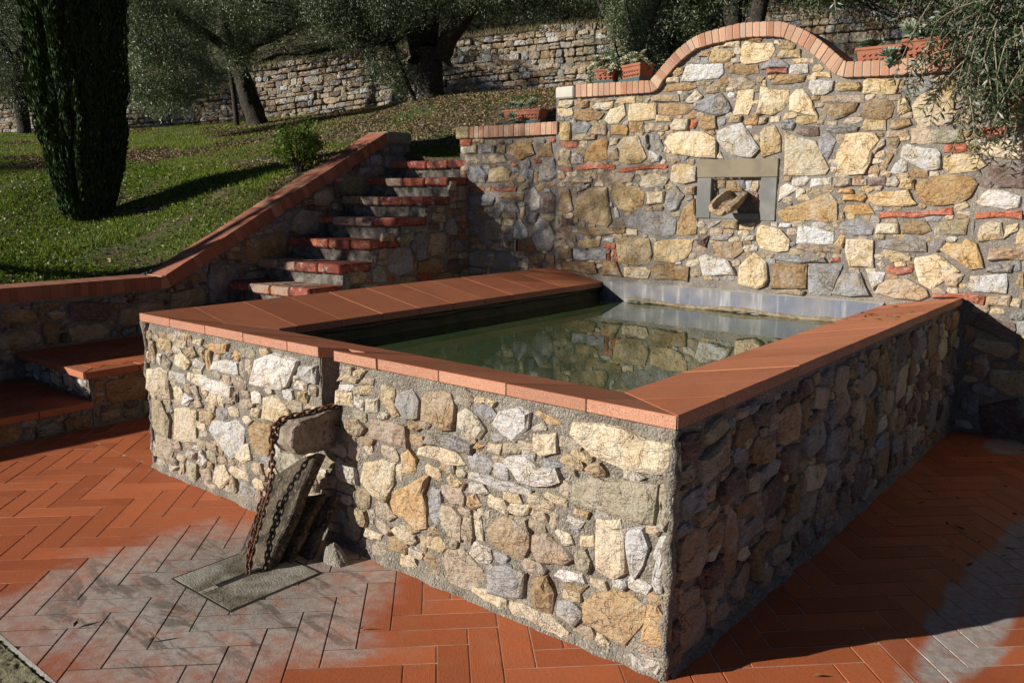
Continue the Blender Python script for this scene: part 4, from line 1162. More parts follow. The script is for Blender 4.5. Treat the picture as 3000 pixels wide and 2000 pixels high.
for i, (y, z) in enumerate(steps):
    y2 = steps[i+1][0]+.03 if i+1 < len(steps) else y+.42
    skew = -.07   # left ends stand a little nearer
    b = bpy.data.objects.new('riser', bm_mesh('riser', prism([(XS0,y+.045+skew),(XS1-.02,y+.045),(XS1-.02,y2+.05),(XS0,y2+.05)], .0, z-.082, lambda u,v,d:(u,v,d)), M_RISER)); link(b, stair)
    n = 4; ws = np.cumsum(np.r_[0, RNG.uniform(.85,1.15,n)]); ws = XS0+(ws/ws[-1])*(XS1-XS0)
    for k in range(n):
        xa, xb = ws[k]+.006, ws[k+1]-.006
        fy = lambda x: y+skew*(XS1-x)/(XS1-XS0)
        sag = -.012*math.sin(math.pi*(k+.5)/n)
        bm = prism([(xa,fy(xa)+RNG.uniform(-.006,.006)),(xb,fy(xb)+RNG.uniform(-.006,.006)),(xb,y2+.02),(xa,y2+.02)], z-.080+sag, z+sag, lambda u,v,d:(u,v,d), .012)
        worn = RNG.random()
        c = (.28,.065,.04,1) if worn<.62 or k==n-1 else ((.34,.24,.17,1) if worn<.82 else (.38,.13,.055,1))
        o = bpy.data.objects.new('tread_brick', bm_mesh('tread_brick', bm, M_WORN)); o.color = c; o['piece'] = 1; link(o, stair)
# side of the stairs facing the basin
def stair_top(Y):
    t = np.full(np.shape(Y), .52)
    for (y,z) in steps: t = np.where(np.asarray(Y) > y+.03, z-.085, t)
    return t
sd3 = lambda u,v,d: (XS1+d, u, v)
nu2 = 110; V=[]; uu = np.linspace(.55, D+.02, nu2+1); nv2 = 50
tops = np.where(uu < 1.55, .345, stair_top(uu))
for i,u in enumerate(uu):
    for j in range(nv2+1): V.append((u, tops[i]*j/nv2))
A = np.array(V); dd = vnoise(np.c_[A,np.zeros(len(A))],14,44)*.008+vnoise(np.c_[A,np.zeros(len(A))],45,45)*.003
F = [(i*(nv2+1)+j,(i+1)*(nv2+1)+j,(i+1)*(nv2+1)+j+1,i*(nv2+1)+j+1) for i in range(nu2) for j in range(nv2)]
mesh('side_mortar', [sd3(a,b,c) for (a,b),c in zip(V,dd)], F, M_MORT, stair, smooth=True)
SS = parse('stair'); SS = [(k,[(u,v) for u,v in P]) for k,P in SS]
lay(stair, SS, sd3, (.014,.032), (0,.1), dark=1.0)
ss2 = fill_stones((.6,D-.01,.3,1.85), lambda X,Y: (Y<np.where(X<1.55,.32,stair_top(X)-.015)), [p for _,p in SS], (.22,.15,.10,.07,.045), 'ttbgkvbr', gap=.012, tries=5000, maxn=120, seed=41)
lay(stair, ss2, sd3, (.010,.026), (0,.2))

# landings: upper platform (z .39) and lower platform (z .185)
def platform(y0, y1, z, zbase, name, label):
    p = empty(name, (-5.05,(y0+y1)/2,0), label, 'step')
    bmc = box_bm(-5.62,-4.53,y0+.04,y1,0,z-.05); link(bpy.data.objects.new('masonry_core', bm_mesh('masonry_core', bmc, M_MORT)), p)
    # front riser stones (facing -y, slightly oblique) and side stones (facing +x)
    grid_face('side_mortar', p, y0+.04, y1, 0, z-.045, lambda u,v,d:(-4.525+d,u,v), M_MORT, .02,.008,None,None,50)
    grid_face('riser_mortar', p, -5.6,-4.53, zbase, z-.045, lambda u,v,d:(u,y0+.035-d,v), M_RISER, .02,.01,None,None,51)
    s = fill_stones((y0+.06,y1,.0,z-.05), lambda X,Y: Y>.01, [], (.26,.18,.12,.08,.05), 'ttbgvbk', gap=.012, tries=2500, maxn=70, seed=int(z*1000))
    lay(p, s, lambda u,v,d:(-4.525+d,u,v), (.012,.028), (0,.2))
    s = fill_stones((-5.58,-4.56,zbase+.01,z-.05), lambda X,Y: Y>zbase+.015, [], (.16,.11,.07,.05), 'ggwtc', gap=.012, tries=1500, maxn=40, seed=int(z*1000)+1)
    lay(p, s, lambda u,v,d:(u,y0+.035-d,v), (.010,.024), (.1,.5))
    bed = [(-5.62,y0,z-.006),(-4.50,y0,z-.006),(-4.50,y1,z-.006),(-5.62,y1,z-.006)]
    mesh('joint_bed', bed, [(0,1,2,3)], M_JOINT, p)
    # edge boards of sawn terracotta round the tiled top
    for (xa,xb,ya,yb) in [(-4.60,-4.49,y0-.01,y1)]:
        n = max(1,int((yb-ya)/.33))
        for i in range(n):
            a = ya+(yb-ya)*i/n+.003; b = ya+(yb-ya)*(i+1)/n-.003
            o = bpy.data.objects.new('edge_slab', bm_mesh('edge_slab', prism([(xa,a+ (.108 if i==0 else 0)),(xb,a),(xb,b),(xa,b)],z-.047,z,lambda u,v,d:(u,v,d),.003), M_SLAB)); o['piece']=1; link(o,p)
    for i in range(3):
        a = -5.62+(1.12)*i/3; b = -5.62+1.12*(i+1)/3-.004
        b2 = b if i<2 else -4.61; b3 = b if i<2 else -4.50
        o = bpy.data.objects.new('edge_slab', bm_mesh('edge_slab', prism([(a,y0-.01),(b3,y0-.01),(b2,y0+.10),(a,y0+.10)],z-.047,z,lambda u,v,d:(u,v,d),.003), M_SLAB)); o['piece']=1; link(o,p)
    tiles(p, z, .012, [(1,0,-4.603),(-1,0,5.62),(0,1,y1),(0,-1,-(y0+.103))], -8,1,-6,10, joint=.005, cap=80, near=(-4.8,max(y0,-.4)))
    return p
platform(.125, 1.66, .39, .19, 'landing', 'upper terracotta landing left of the basin, with the sunlit front corner')
platform(-2.6, .16, .185, 0.0, 'step', 'lower terracotta platform at the left edge, below the upper landing')
# front riser of the stairs' bottom step onto the landing is part of the stairs

# ------------------------------------------------------------------ ramped side wall with brick coping
cheek = empty('stair_side_wall', (-5.75,1,0), 'long rubble wall with red brick coping that runs level and then ramps up beside the stairs', 'wall')
XC = -5.62
def czt(y): return np.where(np.asarray(y)<1.31, .88, np.where(np.asarray(y)<3.89, .88+(np.asarray(y)-1.31)*(2.215-.88)/(3.89-1.31), 2.215))
ck3 = lambda u,v,d: (XC+d, u, v)
uu = np.linspace(-3.4, 4.22, 180); nv3 = 60; V = []
for u in uu:
    t = float(czt(u))-.112
    for j in range(nv3+1): V.append((u, t*j/nv3))
A = np.array(V); dd = vnoise(np.c_[A,np.zeros(len(A))],9,61)*.014+vnoise(np.c_[A,np.zeros(len(A))],34,62)*.005
F = [(i*(nv3+1)+j,(i+1)*(nv3+1)+j,(i+1)*(nv3+1)+j+1,i*(nv3+1)+j+1) for i in range(len(uu)-1) for j in range(nv3)]
mesh('mortar', [ck3(a,b,c) for (a,b),c in zip(V,dd)], F, M_MORT, cheek, smooth=True)
pr_ = [(-3.4,0),(4.22,0),(4.22,2.10),(3.89,2.10),(1.31,.765),(-3.4,.765)]
link(bpy.data.objects.new('wall_core', bm_mesh('wall_core', prism(pr_, XC-.27, XC-.02, lambda u,v,d:(d,u,v)), M_MORT)), cheek)
cs = fill_stones((-2.6,4.18,.18,2.08), lambda X,Y: (Y<czt(X)-.135)&(Y>np.where(X<.1,.19,np.where(X<1.6,.40,stair_top(X)-.02))), [], (.42,.30,.21,.15,.10,.07,.05), 'tbgkvbgtk', gap=.014, tries=7000, maxn=230, seed=63)
lay(cheek, cs, ck3, (.015,.045), (0,.12))
def cheek_brick(yc, zc, ang, w, col, hgt=.112):
    me = CB[0]
    o = bpy.data.objects.new('coping_brick', me); o.location = (XC-.125+RNG.uniform(-.002,.002), yc, zc); o.rotation_euler = (ang,0,0); o.color = col; o['piece'] = 1
    return link(o, cheek)
CB = [bm_mesh('coping_brick', box_bm(-.15,.15,-.0286,.0286,-.056,.056,.0016), M_BRICK)]
def rcol():
    k = RNG.random(); c = (.36,.145,.085) if k<.7 else (.31,.11,.068) if k<.85 else (.42,.21,.13)
    v = RNG.uniform(.85,1.08); return (c[0]*v,c[1]*v,c[2]*v,1)
y = -2.0
while y < 1.27: cheek_brick(y, .824, 0, .05, rcol()); y += .0575
ang = math.atan2(2.215-.88, 3.89-1.31); ln = math.hypot(2.58,1.335)
s = .045
while s < ln-.03:
    yy, zz = 1.31+s*math.cos(ang)+.056*math.sin(ang), .88+s*math.sin(ang)-.056*math.cos(ang)
    cheek_brick(yy, zz, ang, .05, rcol()); s += .0575
# mitred filler brick at the bend, mortar strip inside the bricks
bmf = prism([(1.275,.768),(1.335,.768),(1.372,.782),(1.325,.882),(1.285,.88)], XC-.275, XC+.025, lambda u,v,d:(d,u,v), .003)
o = bpy.data.objects.new('coping_brick', bm_mesh('coping_brick', bmf, M_BRICK)); o.color = rcol(); link(o, cheek)
bmf = prism([(-3.4,.772),(1.33,.772),(3.88,2.092),(3.85,2.19),(1.31,.872),(-3.4,.872)], XC-.27, XC+.02, lambda u,v,d:(d,u,v))
link(bpy.data.objects.new('coping_mortar', bm_mesh('coping_mortar', bmf, m_simple('red_joint',(.28,.13,.08),(.22,.12,.08)))), cheek)
block('end_block', XC-.29, XC+.035, 3.87, 4.23, 2.10, 2.215, M_STONE, cheek, .014, (.30,.29,.24,.2), label='grey block capping the upper end of the ramp')

# ------------------------------------------------------------------ terrain
CP = [(-5.9,-6,.80),(-5.9,-3,.82),(-5.9,0,.84),(-5.9,1.3,.86),(-5.9,2.6,1.50),(-5.9,3.3,1.86),(-5.9,3.9,2.03),(-5.3,4.25,1.93),(-4.6,4.25,1.92),(-5.4,4.7,1.98),(-4.6,5.1,1.98),(-3.4,4.4,1.9),(-3.4,6,2.35),(0,4.5,1.9),(3,5,2.0),
 (-7.93,1.76,1.28),(-7.57,2.29,1.44),(-7.28,2.73,1.64),(-6.75,3.52,1.87),(-7,0,1.02),(-9,0,1.22),(-7.2,-3,1.0),(-10,-3,1.35),(-14,-4,1.7),
 (-9.76,3.71,1.95),(-11.5,4.68,2.27),(-13.3,4.45,2.34),(-11.37,2.6,1.99),(-9.05,1.67,1.58),(-10.56,5.29,2.32),(-12.49,6.55,2.64),(-9.17,5.54,2.38),(-10.41,7.2,2.79),(-7.33,5.42,2.31),(-8.49,1.98,1.47),(-8.68,3.58,1.93),(-8.8,2.74,1.75),(-8.31,7.28,3.01),(-9.66,7.31,2.82),(-8.25,8.71,3.06),
 (-28.58,1.23,2.63),(-24.23,3.09,2.66),(-19.98,5.28,2.8),(-16.9,6.88,2.91),(-14.04,8.37,3.05),(-11.84,9.52,3.27),(-10.23,10.29,3.41),(-7.47,11.16,3.44),(-4.44,11.61,3.33),(-.99,11.54,3.12),
 (-6.6,6.2,2.62),(-5.6,5.6,2.25),(-4.6,6.4,2.55),(-5.6,7.6,3.0),(-3,8,3.0),(2,9,3.0),(-12,-12,1.6),(-25,-4,2.4),(4,14,3.3),(-8,14,3.6),(-16,12,3.3)]
CPA = np.array(CP); K = len(CPA)
def tps(r2): return np.where(r2>0, .5*r2*np.log(np.maximum(r2,1e-12)), 0)
r2m = ((CPA[:,None,:2]-CPA[None,:,:2])**2).sum(-1)
M_ = np.zeros((K+3,K+3)); M_[:K,:K] = tps(r2m)+np.eye(K)*.02; M_[:K,K] = 1; M_[:K,K+1:] = CPA[:,:2]; M_[K,:K] = 1; M_[K+1:,:K] = CPA[:,:2].T
Wt = np.linalg.solve(M_, np.r_[CPA[:,2],0,0,0])
def ground(x, y):
    x = np.atleast_1d(np.asarray(x,float)); y = np.atleast_1d(np.asarray(y,float))
    r2v = (x[:,None]-CPA[None,:,0])**2+(y[:,None]-CPA[None,:,1])**2
    return tps(r2v)@Wt[:K]+Wt[K]+Wt[K+1]*x+Wt[K+2]*y
WALL = [(-28.58,1.23,2.63,3.35),(-24.23,3.09,2.66,3.44),(-19.98,5.28,2.8,3.59),(-16.9,6.88,2.91,3.77),(-14.04,8.37,3.05,4.14),(-11.84,9.52,3.27,4.37),(-10.23,10.29,3.41,4.56),(-7.47,11.16,3.44,4.65),(-4.44,11.61,3.33,4.56),(-.99,11.54,3.12,4.3),(2.5,11.3,3.1,4.3)]
WA = np.array(WALL)
ws_ = np.r_[0, np.cumsum(np.hypot(np.diff(WA[:,0]),np.diff(WA[:,1])))]
def wall_at(s): return [float(np.interp(s, ws_, WA[:,k])) for k in range(4)]
def inside_court(x, y): return (x>-5.86)&(y<np.where(x<-4.62,3.99,4.16))
# signed side of the retaining wall: keep the lawn only in front of it
def behind_wall(x, y):
    # distance along camera rays is enough here: compare with the polyline in polar form
    ang = np.arctan2(-(x-CAM.x), y-CAM.y); d = np.hypot(x-CAM.x, y-CAM.y)
    wa = np.arctan2(-(WA[:,0]-CAM.x), WA[:,1]-CAM.y); wd = np.hypot(WA[:,0]-CAM.x, WA[:,1]-CAM.y)
    o = np.argsort(wa); return d - np.interp(ang, wa[o], wd[o])
def soilmask(x, y):
    """1 where bare earth and dry litter shows, 0 where turf is thick"""
    P = np.c_[x, y, np.zeros(len(x))]
    n = vnoise(P, .75, 5)*.6+vnoise(P, 2.3, 6)*.4
    m = np.clip((n+.02)*2.6, 0, 1)
    mound = np.exp(-(((x+5.9)/1.5)**2+((y-6.3)/1.6)**2)); mound2 = np.exp(-(((x+8.6)/1.3)**2+((y-5.2)/.9)**2))*.8
    mound = mound+np.exp(-(((x+8.1)/2.0)**2+((y-6.7)/1.1)**2))*.9
    stripe = np.exp(-((y-(4.35+(x+5)*-.08))/.4)**2)*(x>-7.2)
    band = np.exp(-(((x+8.6)/2.6)**2+((y-3.0)/.55)**2))
    return np.clip(m*1.1+mound*1.4+mound2-stripe*1.2-band*.8, 0, 1)
def terrain(name, xs, ys, zf, keep, mat, seedn=70, amp=.03):
    X, Y = np.meshgrid(xs, ys); x, y = X.ravel(), Y.ravel(); z = zf(x, y)+vnoise(np.c_[x,y,0*x],3,seedn)*amp+vnoise(np.c_[x,y,0*x],11,seedn+1)*amp*.35
    k = keep(x, y).reshape(X.shape); nx = len(xs)
    F = [(j*nx+i,j*nx+i+1,(j+1)*nx+i+1,(j+1)*nx+i) for j in range(len(ys)-1) for i in range(nx-1) if k[j,i] and k[j,i+1] and k[j+1,i] and k[j+1,i+1]]
    o = mesh(name, np.c_[x,y,z], F, mat, smooth=True); o['kind'] = 'structure'; return o
mg = NT('turf_and_earth'); pg = mg.pos()
na = mg.noise(pg,.9,3); nb_ = mg.noise(pg,14,5,.7)
cg = mg.mix(mg.ramp(na,.42,.6), (.050,.080,.014), (.105,.070,.040)); cg = mg.mix(mg.ramp(nb_,.45,.7,0,.7), cg, (.035,.045,.014)); cg = mg.mix(mg.ramp(nb_,.6,.75,0,.5), cg, (.16,.12,.07))
mg.col(cg); mg.nrm(mg.bump(nb_,1.0,.03)); mg.b.inputs['Roughness'].default_value = .95
lawn = terrain('lawn', np.linspace(-29,3,230), np.linspace(-8,13,150), ground, lambda x,y: ~inside_court(x,y)&(behind_wall(x,y)<.35)&~((x>-3.3)&(y<4.4)), mg.m)
ys_ = np.linspace(-8,13,150); yk = float(ys_[ys_>=3.99].min()); xs_ = np.linspace(-5.9,-4.2,40)
zz_ = ground(xs_, np.full(40,yk)); Vk = [(x,yk+.01,z+.03) for x,z in zip(xs_,zz_)]+[(x,yk+.01,1.5) for x in xs_]
o = mesh('earth_bank', Vk, [(i,i+1,41+i,40+i) for i in range(39)], mg.m, stair)
# upper terrace behind the retaining wall, rising as a wooded hillside
def hill(x, y):
    b = behind_wall(x, y); ang = np.arctan2(-(x-CAM.x), y-CAM.y)
    wa = np.arctan2(-(WA[:,0]-CAM.x), WA[:,1]-CAM.y); o = np.argsort(wa)
    t = np.interp(ang, wa[o], WA[o,3]); bb = np.maximum(b,0)
    fl = np.clip((1.5-ang)/.2,0,1)   # the slope flattens out towards the left
    return t-.02+np.minimum(bb,3)*.12*(.2+.8*fl)+np.maximum(bb-3,0)*(.02+.34*fl)
mh = NT('hillside_scrub'); ph = mh.pos(); nh = mh.noise(ph,2.2,6,.7)
mh.col(mh.mix(mh.ramp(nh,.4,.6), mh.mix(mh.ramp(mh.noise(ph,.4,3),.4,.6),(.05,.065,.018),(.13,.10,.055)), (.03,.04,.014))); mh.nrm(mh.bump(nh,1.0,.2))
terrain('hillside', np.linspace(-60,34,150), np.linspace(-16,64,130), hill, lambda x,y: (behind_wall(x,y)>-.02)&(behind_wall(x,y)<46)&(np.arctan2(-(x-CAM.x),y-CAM.y)<1.65)&(y>-14), mh.m, 75, .12)

# ------------------------------------------------------------------ dry stone retaining wall
dry = empty('dry_stone_wall', (-9.5,10,3), 'dry stone retaining wall along the foot of the olive hillside behind the lawn', 'wall')
def dw3(u, v, d):
    x,y,zb,zt_ = wall_at(u)
    x2,y2,_,_ = wall_at(u+.1); x1,y1,_,_ = wall_at(u-.1); t = Vector((x2-x1,y2-y1)).normalized()
    nx_, ny_ = t.y, -t.x          # towards the camera
    return (x+nx_*(d-.10*v/1.2), y+ny_*(d-.10*v/1.2), zb-.1+v)
S0, S1 = float(ws_[0]), float(ws_[-1])
nu4 = 230; su = np.linspace(S0+.12, S1-.12, nu4+1); V = []; F = []
for s in su:
    _,_,zb,zt_ = wall_at(s)
    for j in range(9): V.append(dw3(s, (zt_-zb+.1)*j/8, -.03))
F = [(i*9+j,(i+1)*9+j,(i+1)*9+j+1,i*9+j+1) for i in range(nu4) for j in range(8)]
mesh('wall_core', V, F, m_simple('dark_earth_core', (.05,.04,.03),(.08,.065,.045)), dry)
rg = np.random.default_rng(77); ST = []
s_lo, s_hi = 8.4, S1-1.2
v = 0.0; row = 0
while v < 1.45:
    hrow = rg.uniform(.065,.14); s = s_lo+rg.uniform(0,.1)
    while s < s_hi:
        w = rg.uniform(.10,.27)*(1.3 if rg.random()<.12 else 1); _,_,zb,zt_ = wall_at(s+w/2); hmax = zt_-zb+.1
        vv = v+.03*math.sin(s*1.3+row)
        if vv+hrow*.5 < hmax+.01:
            split = rg.random() < .22
            parts = [(vv, hrow)] if not split else [(vv, hrow*.5), (vv+hrow*.5, hrow*.5)]
            for (a, hh) in parts:
                g = .003; x0, x1, y0, y1 = s+g, s+w-g, a+g*.7, a+hh-g*.7
                if y1-y0 < .02: continue
                P = [(x0+rg.uniform(0,.022),y0+rg.uniform(-.006,.012)),(x0+(x1-x0)*.5,y0+rg.uniform(-.012,.008)),(x1-rg.uniform(0,.022),y0+rg.uniform(-.006,.012)),(x1,y0+(y1-y0)*rg.uniform(.3,.7)),(x1-rg.uniform(0,.028),y1-rg.uniform(-.004,.014)),(x0+(x1-x0)*.5,y1+rg.uniform(-.012,.012)),(x0+rg.uniform(0,.028),y1-rg.uniform(-.004,.014)),(x0,y0+(y1-y0)*rg.uniform(.3,.7))]
                ST.append(('cttwgwgtbktv'[rg.integers(12)], P))
        s += w
    v += hrow; row += 1
# the stones that show largest (in the open, right of the first olive) are single parts
def vis(P):
    u = P[0][0]; x,y,_,_ = wall_at(u); d = Vector((x,y,3))-CAM; px = d.dot(r2)/d.dot(fw)*FPX+1500
    return 560 < px < 1900
near_ = sorted([s for s in ST if vis(s[1])], key=lambda s:-area(s[1])); far_ = [s for s in ST if not vis(s[1])]
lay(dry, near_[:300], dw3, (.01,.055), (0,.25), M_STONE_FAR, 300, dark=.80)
VV, FF = [], []
for k,P in near_[300:]+far_:
    a,b = stone_mesh(P, RNG.uniform(.01,.055), dw3, M_STONE_FAR); n = len(VV); VV += a; FF += [tuple(x+n for x in f) for f in b]
mrest = NT('dry_stone_rest'); gi = mrest.new('ShaderNodeNewGeometry').outputs['Random Per Island']
cr = mrest.new('ShaderNodeValToRGB'); mrest.ln(gi, cr.inputs[0]); cr.color_ramp.interpolation = 'CONSTANT'
cr.color_ramp.elements[0].color = (.42,.36,.27,1); cr.color_ramp.elements[1].position = .25; cr.color_ramp.elements[1].color = (.36,.29,.20,1)
for p_, c_ in ((.45,(.26,.26,.26,1)),(.6,(.34,.28,.19,1)),(.75,(.42,.40,.36,1)),(.88,(.30,.21,.13,1))):
    e = cr.color_ramp.elements.new(p_); e.color = c_
pn = mrest.pos(); n_ = mrest.noise(pn,26,6,.7)
mrest.col(mrest.mix(mrest.ramp(n_,.4,.7,0,.8), cr.outputs[0], mrest.mix(1.0,cr.outputs[0],(.45,.4,.35),'MULTIPLY'))); mrest.nrm(mrest.bump(n_,1.0,.02))
o = mesh('small_stones', VV, FF, mrest.m, dry); o['kind'] = 'stuff'
# ------------------------------------------------------------------ foliage
M_OLIVE = m_leaf('olive_leaf', (.080,.110,.040), (.15,.185,.095), (.30,.34,.25), .2, .45, .5)  # third colour paints pale glints on a share of the leaves
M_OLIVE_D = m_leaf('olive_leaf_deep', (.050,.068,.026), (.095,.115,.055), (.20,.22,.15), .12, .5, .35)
M_CYP = m_leaf('cypress_spray', (.018,.038,.010), (.038,.066,.018), (.075,.10,.035), .08, .7, .15)
M_BARK = m_simple('olive_bark', (.048,.040,.030), (.022,.018,.014), 9, .95, 30, .03, c3=(.085,.075,.055))
M_GRASS = m_leaf('grass_blade', (.125,.185,.018), (.205,.25,.036), (.30,.25,.11), .35, .6, .25)
M_LITTER = m_leaf('dry_litter', (.16,.10,.055), (.28,.19,.11), (.40,.31,.20), .05, .8, .2)
M_SHRUB = m_leaf('shrub_leaf', (.075,.14,.018), (.13,.21,.03), (.28,.27,.05), .3, .5, .3)
M_SUCC = m_leaf('succulent_leaf', (.17,.22,.15), (.26,.31,.21), (.30,.28,.18), .06, .5, .3)
M_SUCCP = m_leaf('pale_succulent_leaf', (.36,.36,.22), (.50,.48,.33), (.42,.40,.28), .06, .5, .3)
M_POT = m_simple('terracotta_pot', (.31,.115,.062), (.25,.09,.05), 9, .75, 60, .003)
M_TRAY = m_simple('blue_green_plastic', (.05,.115,.115), (.06,.13,.125), 4, .5, 30, .0005)

def leafquads(C, Ld, length, width, rg_, n_jit=.5):
    """C: centres (n,3); Ld: leaf directions (n,3) -> rhombus vertices (n*4,3)"""
    n = len(C); Ld = Ld/np.linalg.norm(Ld,axis=1,keepdims=True)
    R_ = rg_.normal(size=(n,3)); S = np.cross(Ld, R_); S /= np.linalg.norm(S,axis=1,keepdims=True)
    l = (length*rg_.uniform(.6,1.25,n))[:,None]; w = (width*rg_.uniform(.7,1.2,n))[:,None]
    a = C-Ld*l*.5; b = C+Ld*l*.5; m = C+Ld*l*rg_.uniform(-.1,.05,n)[:,None]
    return np.stack([a, m+S*w*.5, b, m-S*w*.5],1).reshape(-1,3)
def crown(clumps, per, sp, length, width, droop, rg_):
    """clumps: array (n,3) of twig centres"""
    n = len(clumps)*per
    C = np.repeat(clumps, per, 0)+rg_.normal(size=(n,3))*np.array([sp,sp,sp*1.15])
    Ld = rg_.normal(size=(n,3)); Ld[:,2] -= droop
    return leafquads(C, Ld, length, width, rg_)
def olive(name, label, trunk, limbs, clumps, per, sp, length, width, droop, mat, group=None, seed=1, nseg=9, cat='olive tree'):
    rg_ = np.random.default_rng(seed); base = trunk[0][0]
    t = empty(name, base, label, cat, group)
    V, F = [], []
    def addtube(pts, r0, r1, k=5, nseg=nseg):
        nonlocal V, F
        P = catmull(pts, k); n = len(P); rr = [r0+(r1-r0)*(i/(n-1))**.8 for i in range(n)]
        rr[0] *= 1.35
        v, f = tube(P, rr, nseg, False)
        v = [Vector(q)+Vector(rg_.normal(0,.06*rr[i//nseg],3)) for i,q in enumerate(v)]
        b = len(V); V += v; F += [tuple(x+b for x in ff) for ff in f]
    for pts, r0, r1 in [trunk]: addtube(pts, r0, r1, nseg=max(12,nseg))
    mesh('trunk', V, F, M_BARK, t, smooth=True)
    V, F = [], []
    for pts, r0, r1 in limbs: addtube(pts, r0, r1)
    # twigs towards random clumps
    ends = [Vector(l[0][-1]) for l in limbs] or [Vector(trunk[0][-1])]
    for i in rg_.choice(len(clumps), min(60,len(clumps)), replace=False):
        c = Vector(clumps[i]); e = min(ends, key=lambda q:(q-c).length)
        mid = (e+c)/2+Vector(rg_.normal(0,.15,3)); addtube([e,mid,c], .022, .006, 3, 4)
    mesh('branches', V, F, M_BARK, t, smooth=True)
    fastmesh('crown', crown(np.array(clumps), per, sp, length, width, droop, rg_), 4, mat, t)
    return t
def blobs(rg_, boxes):
    """boxes: (cx,cy,cz,rx,ry,rz,n) ellipsoids; twig clumps sit towards their shells"""
    out = []
    for cx,cy,cz,rx,ry,rz,n in boxes:
        d = rg_.normal(size=(n,3)); d /= np.linalg.norm(d,axis=1,keepdims=True); r = rg_.uniform(.35,1.0,n)**.6
        out.append(np.array([cx,cy,cz])+d*r[:,None]*np.array([rx,ry,rz]))
    return np.concatenate(out)
rA = np.random.default_rng(101)
# olive at the left of the lawn edge
olive('olive_tree', 'leaning olive with drooping grey-green crown, left of centre by the dry wall',
  ([(-13.04,7.35,2.79),(-13.11,7.23,3.25),(-13.18,7.14,3.68),(-13.24,7.04,4.03)], .20, .15),
  [([(-13.24,7.04,4.00),(-13.27,6.71,4.27),(-13.39,6.24,4.57),(-13.63,5.53,5.04)],.12,.05), ([(-13.24,7.04,3.97),(-12.98,7.25,4.27),(-12.56,7.48,4.42),(-11.97,7.78,4.74)],.12,.05), ([(-13.24,7.04,4.03),(-13.39,6.95,4.57),(-13.27,6.83,5.40),(-13.16,6.83,6.11)],.13,.05)],
  blobs(rA,[(-12.80,5.36,4.13,0.95,0.77,0.78,115),(-12.50,6.26,4.61,1.12,0.89,0.52,115),(-12.50,4.87,3.39,0.44,0.36,0.5,75),(-12.56,5.70,3.53,0.65,0.52,0.45,95),(-12.27,7.27,4.72,0.81,0.64,0.42,90),(-12.7,6.8,3.95,0.4,0.34,0.3,24),(-12.74,4.93,4.33,0.47,0.47,0.59,70),(-12.92,5.50,3.08,0.52,0.43,0.23,30),(-12.80,6.24,5.51,1.07,1.07,0.42,90)]),
  78, .075, .058, .015, .45, M_OLIVE, seed=11)
olive('olive_tree', 'thin straight young tree stem between the cypress and the leaning olive',
  ([(-13.56,7.20,2.77),(-13.58,7.16,3.65),(-13.66,7.06,4.76)], .06, .04), [([(-13.66,7.06,4.76),(-13.78,7.17,5.46)],.03,.015)],
  blobs(rA,[(-14.13,7.29,5.11,0.82,0.82,0.7,50)]), 50, .13, .062, .013, .5, M_OLIVE_D, seed=12, cat='tree')
# big two-trunked olive in the middle
olive('olive_tree', 'large dark olive with thick trunk splitting in two, top centre',
  ([(-8.31,7.28,2.9),(-8.32,7.27,3.2),(-8.33,7.26,3.5),(-8.34,7.25,3.75)], .205, .19),
  [([(-8.2,7.33,3.6),(-7.95,7.38,3.95),(-7.7,7.4,4.15),(-7.3,7.4,4.6)],.17,.09), ([(-8.45,7.2,3.6),(-8.6,7.15,4.1),(-8.8,6.9,4.5),(-9.1,6.6,5.0)],.17,.08), ([(-8.34,7.25,3.7),(-8.42,7.4,4.2),(-8.4,7.5,5.0)],.19,.08),
   ([(-8.58,7.2,2.95),(-8.66,7.1,3.25),(-8.7,7.0,3.5),(-8.75,6.9,3.8)],.04,.02)],
  blobs(rA,[(-8.41,6.45,4.2,.74,.59,.37,160),(-7.46,7.4,4.36,.96,.76,.25,150),(-8.75,6.67,3.58,.33,.26,.33,40),(-8.88,7.13,3.34,.34,.27,.34,38),(-6.48,8.19,4.42,.96,.76,.2,110),(-8.99,6.09,4.0,.38,.3,.32,60),(-9.13,5.91,4.28,.48,.39,.32,60),(-5.49,8.39,4.3,.41,.33,.21,50),(-8.2,7.1,4.9,1.0,.9,.3,90),(-6.9,7.9,5.8,1.3,1.3,.8,260)]),  # last clump is out of view, added to shade the hillside behind
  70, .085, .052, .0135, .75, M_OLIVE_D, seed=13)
# olives right behind the fountain wall
olive('olive_tree', 'bushy olive just behind the rising left side of the brick arch',
  ([(-4.34,7.79,2.9),(-4.36,7.77,3.4),(-4.39,7.76,3.9)], .13, .09), [([(-4.39,7.76,3.9),(-4.2,7.6,4.4),(-4.0,7.5,4.9)],.07,.03),([(-4.39,7.76,3.85),(-4.7,7.7,4.3),(-5.1,7.6,4.7)],.07,.03)],
  blobs(rA,[(-4.33,7.45,3.63,.59,.48,.37,210),(-4.37,6.96,3.13,.26,.21,.26,70),(-3.93,7.66,3.7,.32,.26,.27,80),(-4.84,7.37,3.76,.28,.22,.33,60),(-5.16,7.41,3.16,.24,.19,.24,34),(-3.94,7.43,3.39,.22,.18,.18,40),(-4.5,7.5,4.2,.8,.7,.3,110),(-4.3,7.7,5.5,1.5,1.3,.8,260)]),  # last clump sits above the view, put there to shade the terrace
  80, .08, .048, .012, .3, M_OLIVE, seed=14)
